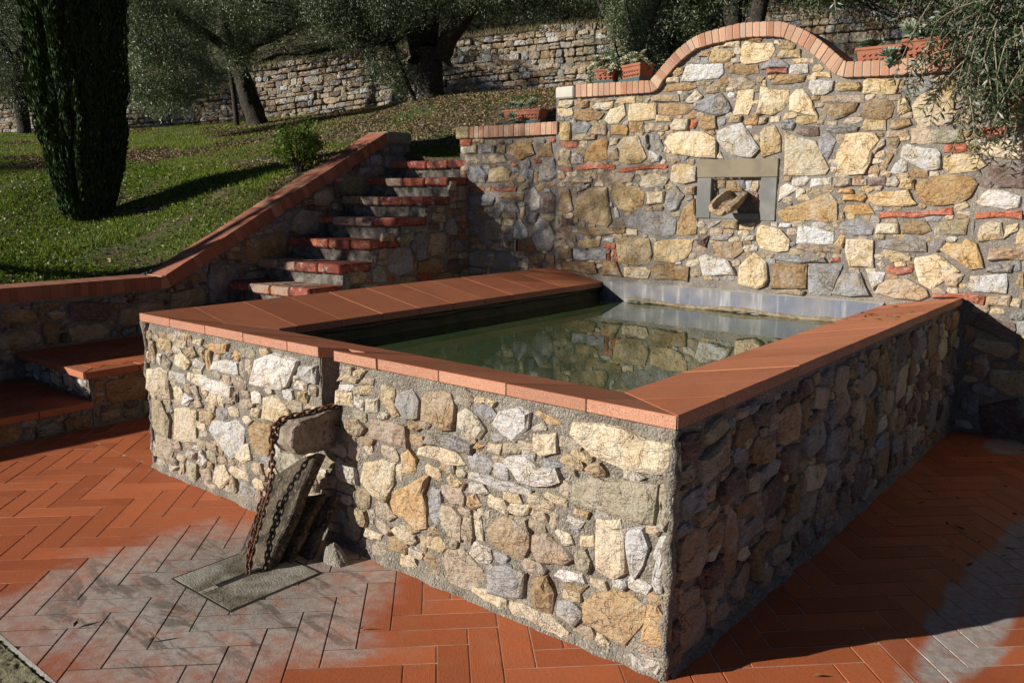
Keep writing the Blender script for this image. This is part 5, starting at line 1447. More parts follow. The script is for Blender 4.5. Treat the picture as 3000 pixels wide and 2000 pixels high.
olive('olive_tree', 'olive with two dark bare trunks showing above the top of the brick arch',
  ([(-3.49,7.66,2.6),(-3.51,7.65,3.3),(-3.53,7.64,3.75),(-3.6,7.62,4.5)], .13, .10),
  [([(-3.06,7.3,2.6),(-3.07,7.3,3.2),(-3.05,7.31,3.65),(-2.95,7.35,4.4)],.11,.08)],
  blobs(rA,[(-3.3,7.7,4.1,.9,.7,.22,120),(-2.32,7.71,3.9,.6,.5,.2,90),(-1.9,8.74,3.9,.8,.6,.35,110),(-.6,8.2,3.7,.9,.6,.4,110)]),
  70, .11, .058, .012, .5, M_OLIVE_D, seed=15)
# shaded trees at the far left
olive('olive_tree', 'dark shaded olive at the left edge behind the cypress',
  ([(-17.60,4.90,2.53),(-17.67,4.90,3.33),(-17.74,4.90,4.13)], .14, .11), [([(-17.74,4.90,4.13),(-18.00,4.36,5.07)],.08,.04),([(-17.74,4.90,4.13),(-17.47,5.43,5.20)],.08,.04)],
  blobs(rA,[(-17.47,4.76,4.60,0.93,0.8,1.13,280),(-17.74,4.90,3.60,0.67,0.6,0.53,100)]), 80, .12, .055, .0135, .5, M_OLIVE_D, seed=16)
# one low straight shrub-sized olive sprout hanging over the wall
rB = np.random.default_rng(102)
far_specs = [(-24.0,8.5,'far olive behind the cypress, left edge of the hillside'),(-17.5,10,'far olive on the terrace left of the leaning olive'),(-14.2,10.9,'far olive on the terrace above the shaded part of the dry stone wall'),
 (-10.5,13.6,'far olive above the sunlit dry stone wall, right of the big trunk'),(-7.0,15.0,'far olive on the terrace above the left end of the brick coping'),(-3.8,14.5,'far olive behind the left flank of the arch'),(-1.0,14.0,'far olive in shadow behind the right flank of the arch'),(1.8,13.0,'far olive at the right edge of the hillside'),
 (-17,13,'distant tree high on the hillside, left'),(-12,19,'distant tree high on the hillside, centre left'),(-6,21,'distant tree high on the hillside, centre'),(0,20,'distant tree high on the hillside, right'),(-29,13,'distant tree high on the hillside, far left'),(-12.2,11.8,'low olive on the terrace edge above the shaded dry wall'),(-8.8,13.4,'low olive just above the middle of the sunlit dry wall'),(-5.4,13.3,'low olive on the terrace above the left flank of the arch'),(-9.5,17,'distant tree between the terrace olives'),(-20,13,'distant tree behind the leaning olive')]
for i,(x,y,lab) in enumerate(far_specs):
    z = float(hill(np.array([x]),np.array([y]))[0]); s = rB.uniform(.9,1.25)*(1.0 if i<8 else 1.6)
    olive('olive_tree', lab, ([(x,y,z-.1),(x+.05,y,z+.6),(x-.05,y+.1,z+1.2)], .16, .11), [([(x,y,z+1.1),(x+.5,y-.2,z+1.9)],.08,.03),([(x,y,z+1.1),(x-.5,y+.2,z+1.9)],.08,.03)],
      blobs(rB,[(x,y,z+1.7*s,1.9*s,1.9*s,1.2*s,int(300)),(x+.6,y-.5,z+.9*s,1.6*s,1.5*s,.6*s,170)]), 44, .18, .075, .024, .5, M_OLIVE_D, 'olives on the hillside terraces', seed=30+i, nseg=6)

# ------------------------------------------------------------------ cypress
cyp = empty('cypress', (-7.97,1.76,1.28), 'dense dark columnar cypress standing alone on the lawn slope at the left', 'cypress')
v,f = tube([(-7.93,1.76,1.15),(-7.93,1.77,1.6),(-7.92,1.8,3.5),(-7.9,1.8,6.4)], [.10,.085,.06,.02], 9); mesh('trunk', v, f, M_BARK, cyp, smooth=True)
rc = np.random.default_rng(55); n = 105000
zz = rc.uniform(0,1,n)**.9*5.6
def crad(z): return np.interp(z, [0,.12,.5,1.1,2.0,2.8,3.8,4.8,5.6], [.20,.27,.39,.46,.50,.49,.43,.30,.04])
th = rc.uniform(0,2*np.pi,n)
lob = .88+.20*vnoise(np.c_[np.cos(th)*1.1,np.sin(th)*1.1,zz*.55],2.3,91)+.15*vnoise(np.c_[np.cos(th)*2,np.sin(th)*2,zz*.9],3.5,92)
rr = crad(zz)*lob*(1-np.abs(rc.normal(0,.11,n)))
lean = (zz-.5)*-.005
C = np.c_[-7.97+lean+rr*np.cos(th), 1.77+rr*np.sin(th), 1.30+zz]
Ld = np.c_[np.cos(th)*.35,np.sin(th)*.35,np.ones(n)*1.3]+rc.normal(0,.28,(n,3))
fastmesh('foliage', leafquads(C, Ld, .075, .022, rc), 4, M_CYP, cyp)

# ------------------------------------------------------------------ olives out of frame at the left: they cast the dapple on stairs and wall
rD = np.random.default_rng(103)
for i,(x,y,h,bx) in enumerate([(-8.9,-3.0,1.2,[(-8.6,-3.0,4.25,1.5,1.4,.95,190),(-7.9,-2.3,3.5,.8,.7,.5,60)]),(-15.5,-4.6,1.6,[(-15.5,-4.6,4.4,1.1,1.1,.7,120)])]):
    cl = blobs(rD, bx); zb = float(ground([x],[y])[0]) if i<3 else float(hill(np.array([x]),np.array([y]))[0])
    olive('olive_tree', ['olive nearest the steps, outside the picture on the left','second olive on the left slope, outside the picture','third olive on the left slope, outside the picture','olive on the left terrace, mostly hidden behind the cypress'][i], ([(x,y,zb-.1),(x+.05,y,zb+.9),(x,y,zb+1.8)], .16, .12),
      [([(x,y,zb+1.7),(x+.6,y+.3,zb+2.6)],.08,.03),([(x,y,zb+1.7),(x-.6,y-.2,zb+2.6)],.08,.03)], cl, 46, .15, .075, .018, .5, M_OLIVE, seed=60+i, nseg=6)

# ------------------------------------------------------------------ olive sprays hanging over the right end of the wall
rS = np.random.default_rng(104)
spray = empty('olive_tree', (1.15,4.9,1.95), 'olive whose long leafy sprays hang over the right end of the fountain wall', 'olive tree')
v,f = tube(catmull([(1.15,4.9,1.7),(1.05,4.85,2.3),(.9,4.6,2.9),(.75,4.4,3.4)],4), [.11]*13, 9); mesh('trunk', v, f, M_BARK, spray, smooth=True)
V,F = [],[]; LC, LDs = [], []
def spray_twig(p0, p1, sag, nl, r=.006, ll=.055):
    global V, F
    p0, p1 = Vector(p0), Vector(p1); mid = (p0+p1)/2+Vector((0,0,sag))
    P = catmull([p0,mid,p1],8); vv,ff = tube(P,[r*(1-.75*i/(len(P)-1)) for i in range(len(P))],5,False); b=len(V); V += vv; F += [tuple(x+b for x in q) for q in ff]
    for i in range(nl):
        t = (i+.5)/nl; q = P[min(len(P)-1,int(t*(len(P)-1)))]; d = (P[min(len(P)-1,int(t*(len(P)-1))+1)]-P[max(0,int(t*(len(P)-1))-1)]).normalized()
        side = Vector(rS.normal(0,1,3)); side = (side-d*side.dot(d)).normalized()
        for sgn in (1,-1):
            l = d*.45+side*sgn*.9+Vector((0,0,-.15)); l.normalize()
            LC.append(q+l*ll*.5); LDs.append(l)
wy = D
for i in range(430):
    a = rS.random()
    # start high on the right, fall to the left and down
    x0 = rS.uniform(-.35,1.1); z0_ = rS.uniform(2.45,3.3); y0 = wy+rS.uniform(-.28,.5)
    if x0 < -.12 and rS.random() < .6: continue
    ln_ = rS.uniform(.25,.55); dx = rS.uniform(-.28,.12); 
    x1 = x0+dx; z1 = z0_-ln_*rS.uniform(.3,1.0); y1 = y0+rS.uniform(-.25,.02)
    if z1 < 2.5: y0 = min(y0, wy-.07); y1 = min(y1, wy-.08)
    spray_twig((x0,y0,z0_),(x1,y1,z1), .05, int(ln_/.024))
for i in range(105):
    x0 = rS.uniform(-.03,.75); z0_ = rS.uniform(2.16,2.62); y0 = wy-rS.uniform(.08,.35); ln_ = rS.uniform(.2,.42)
    spray_twig((x0,y0,z0_),(x0+rS.uniform(-.12,.1),y0-rS.uniform(0,.1),z0_-ln_), .03, int(ln_/.022))
for p0,p1 in (((-.10,wy-.2,2.55),(-.47,wy-.16,2.20)),((.0,wy-.2,2.5),(-.30,wy-.2,2.12)),((-.15,wy-.2,2.5),(-.44,wy-.2,2.35)),((.15,wy-.22,2.35),(.02,wy-.25,1.85)),((.05,wy-.3,2.75),(-.35,wy-.2,2.62)),((.25,wy-.25,2.2),(.22,wy-.2,1.70)),
              ((-1.12,wy+.3,3.05),(-1.06,wy+.3,2.70)),((-.75,wy+.25,3.05),(-.62,wy+.2,2.86)),((-.55,wy+.25,3.1),(-.5,wy+.2,2.88)),((-2.1,wy+.3,3.2),(-1.9,wy+.3,2.98))):
    spray_twig(p0,p1,.04,18, ll=.065)
for k in range(26):   # bigger arms up to the trunk
    x,y_,z_ = rS.uniform(-.2,1.0), wy+rS.uniform(-.2,.4), rS.uniform(2.5,3.3)
    P = catmull([(.85,4.5,3.1),((x+.85)/2,(y_+4.5)/2,3.2),(x,y_,z_)],5); vv,ff = tube(P,[.013*(1-.6*i/(len(P)-1)) for i in range(len(P))],5,False); b=len(V); V += vv; F += [tuple(q+b for q in w) for w in ff]
tw_ = mesh('twigs', V, F, m_simple('pale_twig',(.25,.21,.15),(.15,.13,.09),20), spray, smooth=True); tw_['kind'] = 'stuff'
LC = np.array([tuple(c) for c in LC]); LDs = np.array([tuple(c) for c in LDs])
fastmesh('leaves', leafquads(LC, LDs, .066, .0135, rS), 4, m_leaf('spray_leaf', (.034,.060,.024), (.060,.092,.038), (.15,.18,.11), .2, .42, .5), spray)  # the palest leaf colour is a painted glint
fastmesh('crown', crown(blobs(rS,[(1.0,4.7,3.4,.9,.8,.6,150),(.55,4.35,3.0,.5,.4,.35,50)]), 40, .08, .058, .013, .4, rS), 4, M_OLIVE_D, spray)

# ------------------------------------------------------------------ shrubs on the lawn
def shrub(x, y, w, h, n, label, seed):
    r_ = np.random.default_rng(seed); z = float(ground([x],[y])[0]); t = empty('shrub', (x,y,z), label, 'shrub')
    V,F=[],[]
    cl = blobs(r_, [(x,y,z+h*.6,w,w*.8,h*.5,n)])
    for c in cl[:26]:
        P = catmull([(x+r_.normal(0,.02),y,z-.05),((x+c[0])/2,(y+c[1])/2,z+(c[2]-z)*.6),tuple(c)],3); vv,ff = tube(P,[.006]*len(P),4,False); b=len(V); V+=vv; F+=[tuple(q+b for q in k) for k in ff]
    mesh('stems', V, F, M_BARK, t); nn = n*34
    C = np.repeat(cl,34,0)+r_.normal(size=(nn,3))*.035
    fastmesh('leaves', leafquads(C, r_.normal(size=(nn,3))+np.array([0,0,.4]), .034, .024, r_), 4, M_SHRUB, t)
shrub(-6.10,3.10,.30,.50,70,'bright yellow-green bush growing against the brick ramp coping',201)
shrub(-5.0,4.75,.22,.26,26,'low green tuft behind the top step',203)

# ------------------------------------------------------------------ grass and litter
rG = np.random.default_rng(105)
def scatter(n, keepf, x0,x1,y0,y1):
    x = rG.uniform(x0,x1,n); y = rG.uniform(y0,y1,n); k = keepf(x,y); return x[k], y[k]
gk = lambda x,y: ~((x>-5.9)&(y<4.14)) & (behind_wall(x,y)<-.02) & (np.arctan2(-(x-CAM.x),y-CAM.y)<1.33) & (rG.random(len(x)) > soilmask(x,y)*.93)
x,y = scatter(760000, gk, -20,-3.4,-1.5,11.5)
dist = np.hypot(x-CAM.x,y-CAM.y); k = rG.random(len(x)) < np.clip(11.5/dist,0,1)**1.5; x,y = x[k],y[k]
z = ground(x,y)+.0; n = len(x)
tall_ = .75+.9*np.clip(vnoise(np.c_[x,y,0*x],1.7,15),0,1)
h = rG.uniform(.022,.055,n)*tall_; a = rG.uniform(0,2*np.pi,n); w = .0045+.003*rG.random(n)
lx, ly = rG.normal(0,.018,n), rG.normal(0,.018,n)
B = np.c_[x,y,z]; S = np.c_[np.cos(a)*w,np.sin(a)*w,0*a]; T_ = B+np.c_[lx,ly,h]
g = fastmesh('grass', np.stack([B-S,B+S,T_],1).reshape(-1,3), 3, M_GRASS); g['kind'] = 'stuff'
# clover-like broad leaves in the near turf
x,y = scatter(11000, gk, -10,-5.9,-1.5,3.2); n=len(x)
C = np.c_[x,y,ground(x,y)+rG.uniform(.02,.05,n)]; Ld = rG.normal(size=(n,3)); Ld[:,2]*=.3
g = fastmesh('ground_cover', leafquads(C,Ld,.03,.024,rG), 4, M_SHRUB); g['kind']='stuff'
lk = lambda x,y: ~((x>-5.9)&(y<4.14)) & (behind_wall(x,y)<.0) & (np.arctan2(-(x-CAM.x),y-CAM.y)<1.33) & (rG.random(len(x)) < soilmask(x,y)*.9+.06)
x,y = scatter(260000, lk, -18,-3.4,-1.0,11.5); n=len(x)
C = np.c_[x,y,ground(x,y)+rG.uniform(.0,.03,n)]; Ld = rG.normal(size=(n,3)); Ld[:,2]*=.45
g = fastmesh('leaf_litter', leafquads(C,Ld,.042,.018,rG), 4, M_LITTER); g['kind']='stuff'
# dry grass fringe along the top of the retaining wall
ss_ = rG.uniform(S0+1,S1-1,22000); P = np.array([wall_at(s) for s in ss_]); n=len(ss_); off = rG.uniform(-.05,.9,n)
B = np.c_[P[:,0]-off*.45,P[:,1]+off*.88,P[:,3]+off*.12-.02]; w=np.full(n,.006); a=rG.uniform(0,6.28,n); S=np.c_[np.cos(a)*w,np.sin(a)*w,0*a]; T_=B+np.c_[rG.normal(0,.06,n),rG.normal(0,.06,n),rG.uniform(.03,.16,n)]
g = fastmesh('dry_grass', np.stack([B-S,B+S,T_],1).reshape(-1,3), 3, m_leaf('dry_grass_blade',(.20,.16,.09),(.30,.24,.15),(.10,.13,.04),.2,.8,.1)); g['kind']='stuff'

# ------------------------------------------------------------------ planters
def planter(loc, lx, ly, h, rot, label, tray=True, traylab=''):
    t = empty('planter', loc, label, 'planter', 'rectangular terracotta planters on the copings'); t.rotation_euler = (0,0,rot)
    c,s = math.cos(rot), math.sin(rot)
    def sub(nm, bm, mat):
        o = bpy.data.objects.new(nm, bm_mesh(nm, bm, mat)); COL.objects.link(o); o.parent = t; return o
    bm = bmesh.new(); q = .84
    def ring(a,b,z): return [bm.verts.new(p) for p in ((-a,-b,z),(a,-b,z),(a,b,z),(-a,b,z))]
    R0 = ring(lx/2*q,ly/2*q,.012); R1 = ring(lx/2*.97,ly/2*.97,h*.84); R2 = ring(lx/2*1.04,ly/2*1.06,h*.86); R3 = ring(lx/2*1.04,ly/2*1.06,h); R4 = ring(lx/2*.92,ly/2*.88,h); R5 = ring(lx/2*.90,ly/2*.85,h*.8)
    bm.faces.new(R0[::-1])
    for A_,B_ in ((R0,R1),(R1,R2),(R2,R3),(R3,R4),(R4,R5)):
        for i in range(4): bm.faces.new((A_[i],A_[(i+1)%4],B_[(i+1)%4],B_[i]))
    bmesh.ops.bevel(bm, geom=[e for e in bm.edges if e.calc_length()<h*2], offset=.004, segments=1, affect='EDGES')
    sub('pot', bm, M_POT)
    sub('soil', box_bm(-lx/2*.88,lx/2*.88,-ly/2*.84,ly/2*.84,h*.78,h*.84), m_simple('potting_soil',(.05,.035,.025),(.08,.06,.04),30))
    # moulded swags on the front
    V,F=[],[]
    for i in range(max(3,int(lx/.045))):
        cx = -lx/2*.8+(i+.5)*lx*.8/max(3,int(lx/.045)); y_ = -ly/2*.93-.002
        for zz_ in (h*.35,h*.58):
            P = [(cx-.017,y_,zz_+.008),(cx,y_-.004,zz_-.004),(cx+.017,y_,zz_+.008)]; vv,ff=tube(P,[.003,.005,.003],5); b=len(V);V+=vv;F+=[tuple(q_+b for q_ in k) for k in ff]
    o = bpy.data.objects.new('relief', bpy.data.meshes.new('relief')); o.data.from_pydata([tuple(v) for v in V],[],F); o.data.materials.append(M_POT); COL.objects.link(o); o.parent=t
    if tray:
        bmt = bmesh.new(); a,b = lx/2*.96, ly/2*1.02
        r0=[bmt.verts.new(p) for p in ((-a,-b,0),(a,-b,0),(a,b,0),(-a,b,0))]; r1=[bmt.verts.new(p) for p in ((-a*1.1,-b*1.14,.032),(a*1.1,-b*1.14,.032),(a*1.1,b*1.14,.032),(-a*1.1,b*1.14,.032))]; r2_=[bmt.verts.new(p) for p in ((-a*1.05,-b*1.06,.031),(a*1.05,-b*1.06,.031),(a*1.05,b*1.06,.031),(-a*1.05,b*1.06,.031))]; r3=[bmt.verts.new(p) for p in ((-a,-b,.006),(a,-b,.006),(a,b,.006),(-a,b,.006))]
        bmt.faces.new(r0[::-1])
        for A_,B_ in ((r0,r1),(r1,r2_),(r2_,r3)):
            for i in range(4): bmt.faces.new((A_[i],A_[(i+1)%4],B_[(i+1)%4],B_[i]))
        bmt.faces.new(r3)
        tr_ = bpy.data.objects.new('plant_tray', bm_mesh('plant_tray', bmt, M_TRAY)); tr_.location = (loc[0],loc[1],loc[2]-.008); tr_.rotation_euler=(0,0,rot); COL.objects.link(tr_); tag(tr_, traylab, 'tray', 'blue-green plant trays')
    return t
def rosette(V_, c, r, tilt, r_, n=26):
    """one echeveria-like rosette as thick pointed petals (3 quads each folded)"""
    ax = Vector(tilt).normalized(); x = ax.orthogonal().normalized(); y_ = ax.cross(x)
    for i in range(n):
        k = i/n; a = i*2.399963; el = .15+1.05*(1-k)**.9; l = r*(.45+.6*k)
        rad = x*math.cos(a)+y_*math.sin(a); tg = -x*math.sin(a)+y_*math.cos(a)
        d = rad*math.cos(el)+ax*math.sin(el); w = l*.25
        p0 = Vector(c)+ax*(.1*r*(1-k)); m = p0+d*l*.62; tip = p0+d*l+ax*(.08*l)
        nrm = d.cross(tg).normalized()*w*.28
        V_ += [p0, m+tg*w+nrm, m-nrm*.3, m-nrm*.3]; V_[-1] = p0
        V_[-4:] = [p0, m+tg*w+nrm, tip, m-nrm]; V_ += [p0, m-nrm, tip, m-tg*w+nrm]
def succulent(spec, label, mat, seed):
    r_ = random.Random(seed); V_ = []
    for (c, r) in spec:
        rosette(V_, c, r*1.15, (r_.uniform(-.5,.3), r_.uniform(-1.1,-.1), r_.uniform(.4,1)), r_, 24)
    o = fastmesh('succulent', np.array([tuple(v) for v in V_]), 4, mat); tag(o, label, 'succulent'); return o
def cluster(cx,cy,cz,sx,sy,sz,n,r,seed):
    q = random.Random(seed); return [((cx+q.uniform(-sx,sx),cy+q.uniform(-sy,sy),cz+q.uniform(-sz,sz)), r*q.uniform(.7,1.2)) for _ in range(n)]
cy_ = D+.13; zT = 2.50
planter((-3.905,cy_+.03,2.228),.42,.16,.13,.12,'long terracotta planter on the low coping left of the tall wall', True, 'blue-green tray under the planter on the low coping')
succulent(cluster(-3.95,cy_+.02,2.385,.09,.05,.02,5,.055,1)+cluster(-4.13,cy_,2.33,.03,.03,.03,3,.045,3)+cluster(-3.75,cy_,2.40,.05,.04,.02,4,.05,4),'grey-green succulents crowding the planter on the low coping', M_SUCC, 21)
succulent([((-3.93,cy_-.12,2.285),.055),((-3.96,cy_-.10,2.25),.04)],'single small succulent spilling over the front of the low planter', M_SUCC, 22)
planter((-2.985,cy_+.02,2.522),.17,.15,.12,.2,'small terracotta pot nearly hidden by pale succulents, left end of the tall coping', True, 'blue-green tray at the left end of the tall coping')
succulent(cluster(-3.05,cy_+.02,2.68,.07,.05,.05,9,.05,5)+cluster(-2.93,cy_-.03,2.62,.05,.03,.05,7,.045,6),'pale bushy succulent at the left end of the tall coping', M_SUCCP, 23)
planter((-2.70,cy_+.05,2.522),.27,.16,.14,-.35,'bright terracotta planter just before the coping starts to climb', True, 'blue-green tray just before the coping starts to climb')
succulent(cluster(-2.72,cy_+.05,2.71,.11,.05,.04,12,.05,7)+cluster(-2.58,cy_+.02,2.64,.03,.03,.04,4,.045,8),'pale succulent filling the planter before the coping climbs', M_SUCCP, 24)
zr = 2.452
planter((-.70,cy_+.02,zr+.012),.30,.17,.135,.05,'terracotta planter with scalloped relief right of the arch', True, 'long blue-green tray right of the arch')
succulent(cluster(-.74,cy_+.0,zr+.165,.08,.03,.01,5,.058,9),'row of grey-green rosettes in the planter right of the arch', M_SUCC, 25)
planter((-.40,cy_+.08,zr+.02),.32,.17,.165,.05,'second scalloped terracotta planter, partly behind the olive sprays', True, 'blue-green tray partly behind the olive sprays')
succulent([((-.50,cy_+.0,zr+.23),.085),((-.42,cy_+.02,zr+.20),.06),((-.30,cy_,zr+.19),.05)],'large upright rosette in the planter beside the olive sprays', M_SUCC, 26)
succulent([((-.585,cy_-.17,zr+.055),.085),((-.57,cy_-.16,zr+.02),.06)],'large blue-green rosette hanging over the brick coping between the two right planters', m_leaf('blue_succulent',(.20,.29,.22),(.28,.37,.28),(.3,.36,.27),.06,.5,.3), 27)

# ------------------------------------------------------------------ overflow block, leaning slabs, chain, drain
def rock_prism(name, P, d0, d1, to3, mat, color, label, cat, rough=.006, seed=1, sub=3):
    bm = prism(P, d0, d1, to3)
    bmesh.ops.subdivide_edges(bm, edges=bm.edges[:], cuts=sub, use_grid_fill=True)
    bmesh.ops.bevel(bm, geom=[e for e in bm.edges if len(e.link_faces)==2 and e.calc_face_angle(0)>.6], offset=.006, segments=1, affect='EDGES')
    co = np.array([v.co for v in bm.verts]); 
    dn = np.stack([vnoise(co,22,seed+k) for k in range(3)],1)*rough+np.stack([vnoise(co,60,seed+9+k) for k in range(3)],1)*rough*.4
    for v_, d_ in zip(bm.verts, dn): v_.co += Vector(d_)
    o = bpy.data.objects.new(name, bm_mesh(name, bm, mat)); o.color = color; COL.objects.link(o)
    return tag(o, label, cat)
M_OLD = m_simple('old_lichened_stone', (.12,.095,.065), (.030,.025,.018), 13, .95, 60, .018, c3=(.22,.18,.12), bstr=1)
M_BLOCK = m_simple('weathered_sandstone', (.31,.25,.19), (.17,.135,.10), 12, .95, 50, .010, c3=(.10,.075,.05), bstr=1)
# block that carries the overflow, reaching out of the slot
bl = rock_prism('overflow_block', [(.06,.635),(-.17,.615),(-.215,.585),(-.225,.52),(-.19,.472),(-.10,.455),(.06,.462)], -1.845, -1.715, lambda u,v,d:(d,u,v+(-.010 if d<-1.78 else 0)), M_BLOCK, (1,1,1,1), 'squared stone block jutting out of the slot in the front of the basin', 'stone block', .005, 3, 4)
mesh('slot_filling', [(SX0-.03,WF+.012,.45),(SX1+.03,WF+.012,.45),(SX1+.03,WF+.012,.565),(SX0-.03,WF+.012,.565),(SX0-.03,WF+.3,.565),(SX1+.03,WF+.3,.565)],[(0,1,2,3),(3,2,5,4)],M_MORT,basin)
def slab(x0,x1,yb,yt,zt0,zt1,th,label,seed,color):
    # leaning plate: local u along x, v along the slope
    L_ = math.hypot(yt-yb, max(zt0,zt1)); ex = Vector((1,0,0)); ev = Vector((0,yt-yb,max(zt0,zt1))).normalized(); en = ex.cross(ev)
    P = [(x0,0),(x1,0),(x1-.005,L_*.5),(x1,L_*zt1/max(zt0,zt1)),((x0+x1)/2,L_*(zt0+zt1)/2/max(zt0,zt1)+.01),(x0+.012,L_*zt0/max(zt0,zt1)),(x0-.008,L_*.45)]
    return rock_prism('leaning_slab', P, 0, th, lambda u,v,d: tuple(Vector((u,yb,.004))+ev*v-en*(d)), M_OLD, color, label, 'stone slab', .007, seed, 3)
slab(-1.935,-1.715,-.375,-.085,.33,.462,.055,'widest of the three stone slabs leaning under the overflow block, behind the chain',11,(1,1,1,1))
slab(-1.90,-1.70,-.275,-.07,.18,.27,.028,'thin middle slab leaning between the wide slab and the basin wall',12,(1,1,1,1))
slab(-1.88,-1.665,-.185,-.02,.15,.255,.024,'thin slab nearest the basin wall under the overflow block',13,(1,1,1,1))
# triangular lump of stone at the foot of the wall
bmf_ = bmesh.new(); bmesh.ops.create_icosphere(bmf_, subdivisions=3, radius=1)
cof = np.array([v.co for v in bmf_.verts]); nf = vnoise(cof,1.6,401)*.22+vnoise(cof,4,402)*.08
for v_, n_f in zip(bmf_.verts, nf):
    c_ = v_.co*(1+n_f); t_ = max(0,c_.z); v_.co = Vector((-1.585+c_.x*.085*(1-.55*t_)-.012*t_, -.115+c_.y*.05*(1-.5*t_), .0+max(-.1,c_.z)*.075))
fo_ = bpy.data.objects.new('foot_stone', bm_mesh('foot_stone', bmf_, M_MORT)); COL.objects.link(fo_); tag(fo_, 'small pointed lump of mortar on the paving at the foot of the basin front', 'stone')
# drain plate
drain = empty('drain_plate', (-1.74,-.455,.004), 'square stone drain plate with a straight slot, set skew in the paving under the chain', 'drain')
def dplate(P, nm): 
    o = bpy.data.objects.new(nm, bm_mesh(nm, prism(P,-.012,.004,lambda u,v,d:(u,v,d),.003), M_DRAIN)); link(o, drain)
M_DRAIN = m_simple('mossy_drain_stone', (.34,.32,.27), (.085,.07,.04), 6.5, .95, 110, .008, c3=(.24,.21,.14), bstr=1)
for P in ([(-1.955,-.665),(-1.768,-.665),(-1.768,-.24),(-1.955,-.24)], [(-1.735,-.665),(-1.53,-.665),(-1.53,-.24),(-1.735,-.24)], [(-1.769,-.665),(-1.734,-.665),(-1.734,-.585),(-1.769,-.585)]):
    dplate(P, 'plate_half' if len(P)==4 and P[0][0]!=-1.769 else 'plate_bridge')
mesh('gap_shadow', [(-1.963,-.673,.0025),(-1.522,-.673,.0025),(-1.522,-.232,.0025),(-1.963,-.232,.0025)],[(0,1,2,3)], m_simple('painted_gap_shade',(.012,.010,.008),(.03,.024,.018)), drain)  # near-black sheet paints the shade in the slot and round the plate
# chain
chain = empty('rusty_chain', (-1.80,-.235,.60), 'rusty iron chain hanging from the overflow block down to the drain slot', 'chain')
def link_mesh(a=.019, b=.0115, r=.0048):
    P = []
    for i in range(14):
        t = 2*math.pi*i/14; P.append(((a-b)*(1 if math.cos(t)>0 else -1)*(abs(math.cos(t))>.05)+b*math.cos(t), b*math.sin(t), 0))
    V=[];F=[]; n=len(P); ns=6
    for i in range(n):
        p=Vector(P[i]); t=(Vector(P[(i+1)%n])-Vector(P[i-1])).normalized(); x=Vector((0,0,1)); y_=t.cross(x)
        for k in range(ns): a_=2*math.pi*k/ns; V.append(p+(x*math.cos(a_)+y_*math.sin(a_))*r)
    for i in range(n):
        for k in range(ns): F.append((i*ns+k,i*ns+(k+1)%ns,((i+1)%n)*ns+(k+1)%ns,((i+1)%n)*ns+k))
    me=bpy.data.meshes.new('link'); me.from_pydata([tuple(v) for v in V],[],F); me.polygons.foreach_set('use_smooth',[True]*len(me.polygons)); me.materials.append(M_IRON); return me
LM = link_mesh()
def run_chain(path, step=.0275):
    P = catmull(path, 12); acc = 0; last = P[0]; k = 0; pos = [P[0]]
    for a,b in zip(P,P[1:]):
        seg = (b-a).length; t = step-acc
        while t <= seg: pos.append(a+(b-a)*(t/seg)); t += step
        acc = (acc+seg)%step if seg else acc
    for i,(a,b) in enumerate(zip(pos,pos[1:])):
        d = (b-a).normalized(); q = d.to_track_quat('X','Z').to_matrix().to_4x4()@Matrix.Rotation(math.radians(45+90*(i%2)+random.uniform(-14,14)),4,'X')
        o = bpy.data.objects.new('link', LM); o.rotation_euler = q.to_euler(); o.location = (a+b)/2; o['piece']=1; link(o, chain)
run_chain([(-1.70,.10,.665),(-1.735,.03,.645),(-1.785,-.09,.630),(-1.822,-.185,.612),(-1.836,-.228,.582),(-1.838,-.237,.50),(-1.838,-.243,.40),(-1.838,-.256,.33),(-1.828,-.303,.23),(-1.80,-.37,.12),(-1.765,-.425,.045),(-1.752,-.44,.0)])
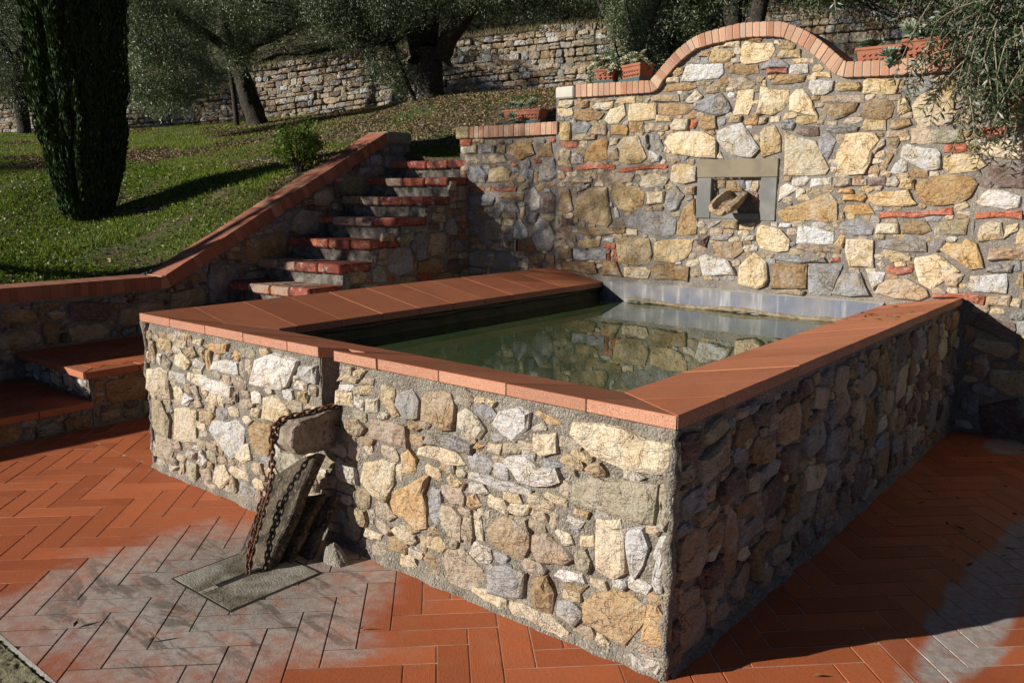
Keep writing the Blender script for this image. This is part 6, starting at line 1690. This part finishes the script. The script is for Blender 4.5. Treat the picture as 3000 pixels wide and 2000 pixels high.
run_chain([(-1.858,-.285,.27),(-1.835,-.335,.18),(-1.80,-.395,.09),(-1.765,-.43,.02)])
# ------------------------------------------------------------------ fallen leaves
def leaf_thing(x,y,z,l,label,rot,mat,curl=.35):
    V = [(0,0,.001),(l*.3,l*.17,l*.14*curl+.002),(l*.7,l*.15,l*.2*curl),(l,0,l*.35*curl),(l*.7,-l*.15,l*.22*curl),(l*.3,-l*.17,l*.12*curl+.002),(l*.5,0,.002)]
    F = [(0,6,1),(1,6,2),(2,6,3),(3,6,4),(4,6,5),(5,6,0)]
    o = mesh('fallen_leaf', V, F, mat, None, loc=(x,y,z)); o.rotation_euler = (RNG.uniform(-.2,.2),RNG.uniform(-.5,0),rot); return tag(o, label, 'leaf')
ML = m_simple('dead_leaf',(.16,.085,.03),(.10,.05,.02),60,.8,90,.001)
leaf_thing(-1.55,-.98,.003,.035,'curled brown leaf on the limescaled tiles in front of the drain',1.2,ML,1.4)
leaf_thing(-1.86,-1.11,.003,.04,'dark curled leaf in a tile joint near the mossy kerb',2.0,ML,1.5)
leaf_thing(-1.04,-.44,.003,.03,'pale curled leaf on the red tiles right of the white stain',.3,ML,1.2)
leaf_thing(.36,.34,.003,.03,'small dark leaf on the sunlit tiles right of the basin corner',.3,ML,1.0)
for i in range(34):
    pass
LV = []
for i in range(60):
    x = rS.uniform(.12,1.3); y_ = rS.uniform(1.4,3.8); LV.append((x,y_,.006))
C = np.array(LV); Ld = rS.normal(size=(len(C),3)); Ld[:,2]*=.05
g = fastmesh('olive_leaf_litter', leafquads(C,Ld,.05,.011,rS), 4, ML); g['kind']='stuff'
xx = rS.uniform(-.48,-.05,26); yy = rS.uniform(2.7,3.85,26)
C = np.c_[xx,yy,[H-(H-HI)*(-x)/CW+.006 for x in xx]]; Ld = rS.normal(size=(26,3)); Ld[:,2]*=.05
g = fastmesh('olive_leaf_litter', leafquads(C,Ld,.05,.010,rS), 4, ML); g['kind']='stuff'
for o in bpy.data.objects:
    if 'piece' in o: del o['piece']
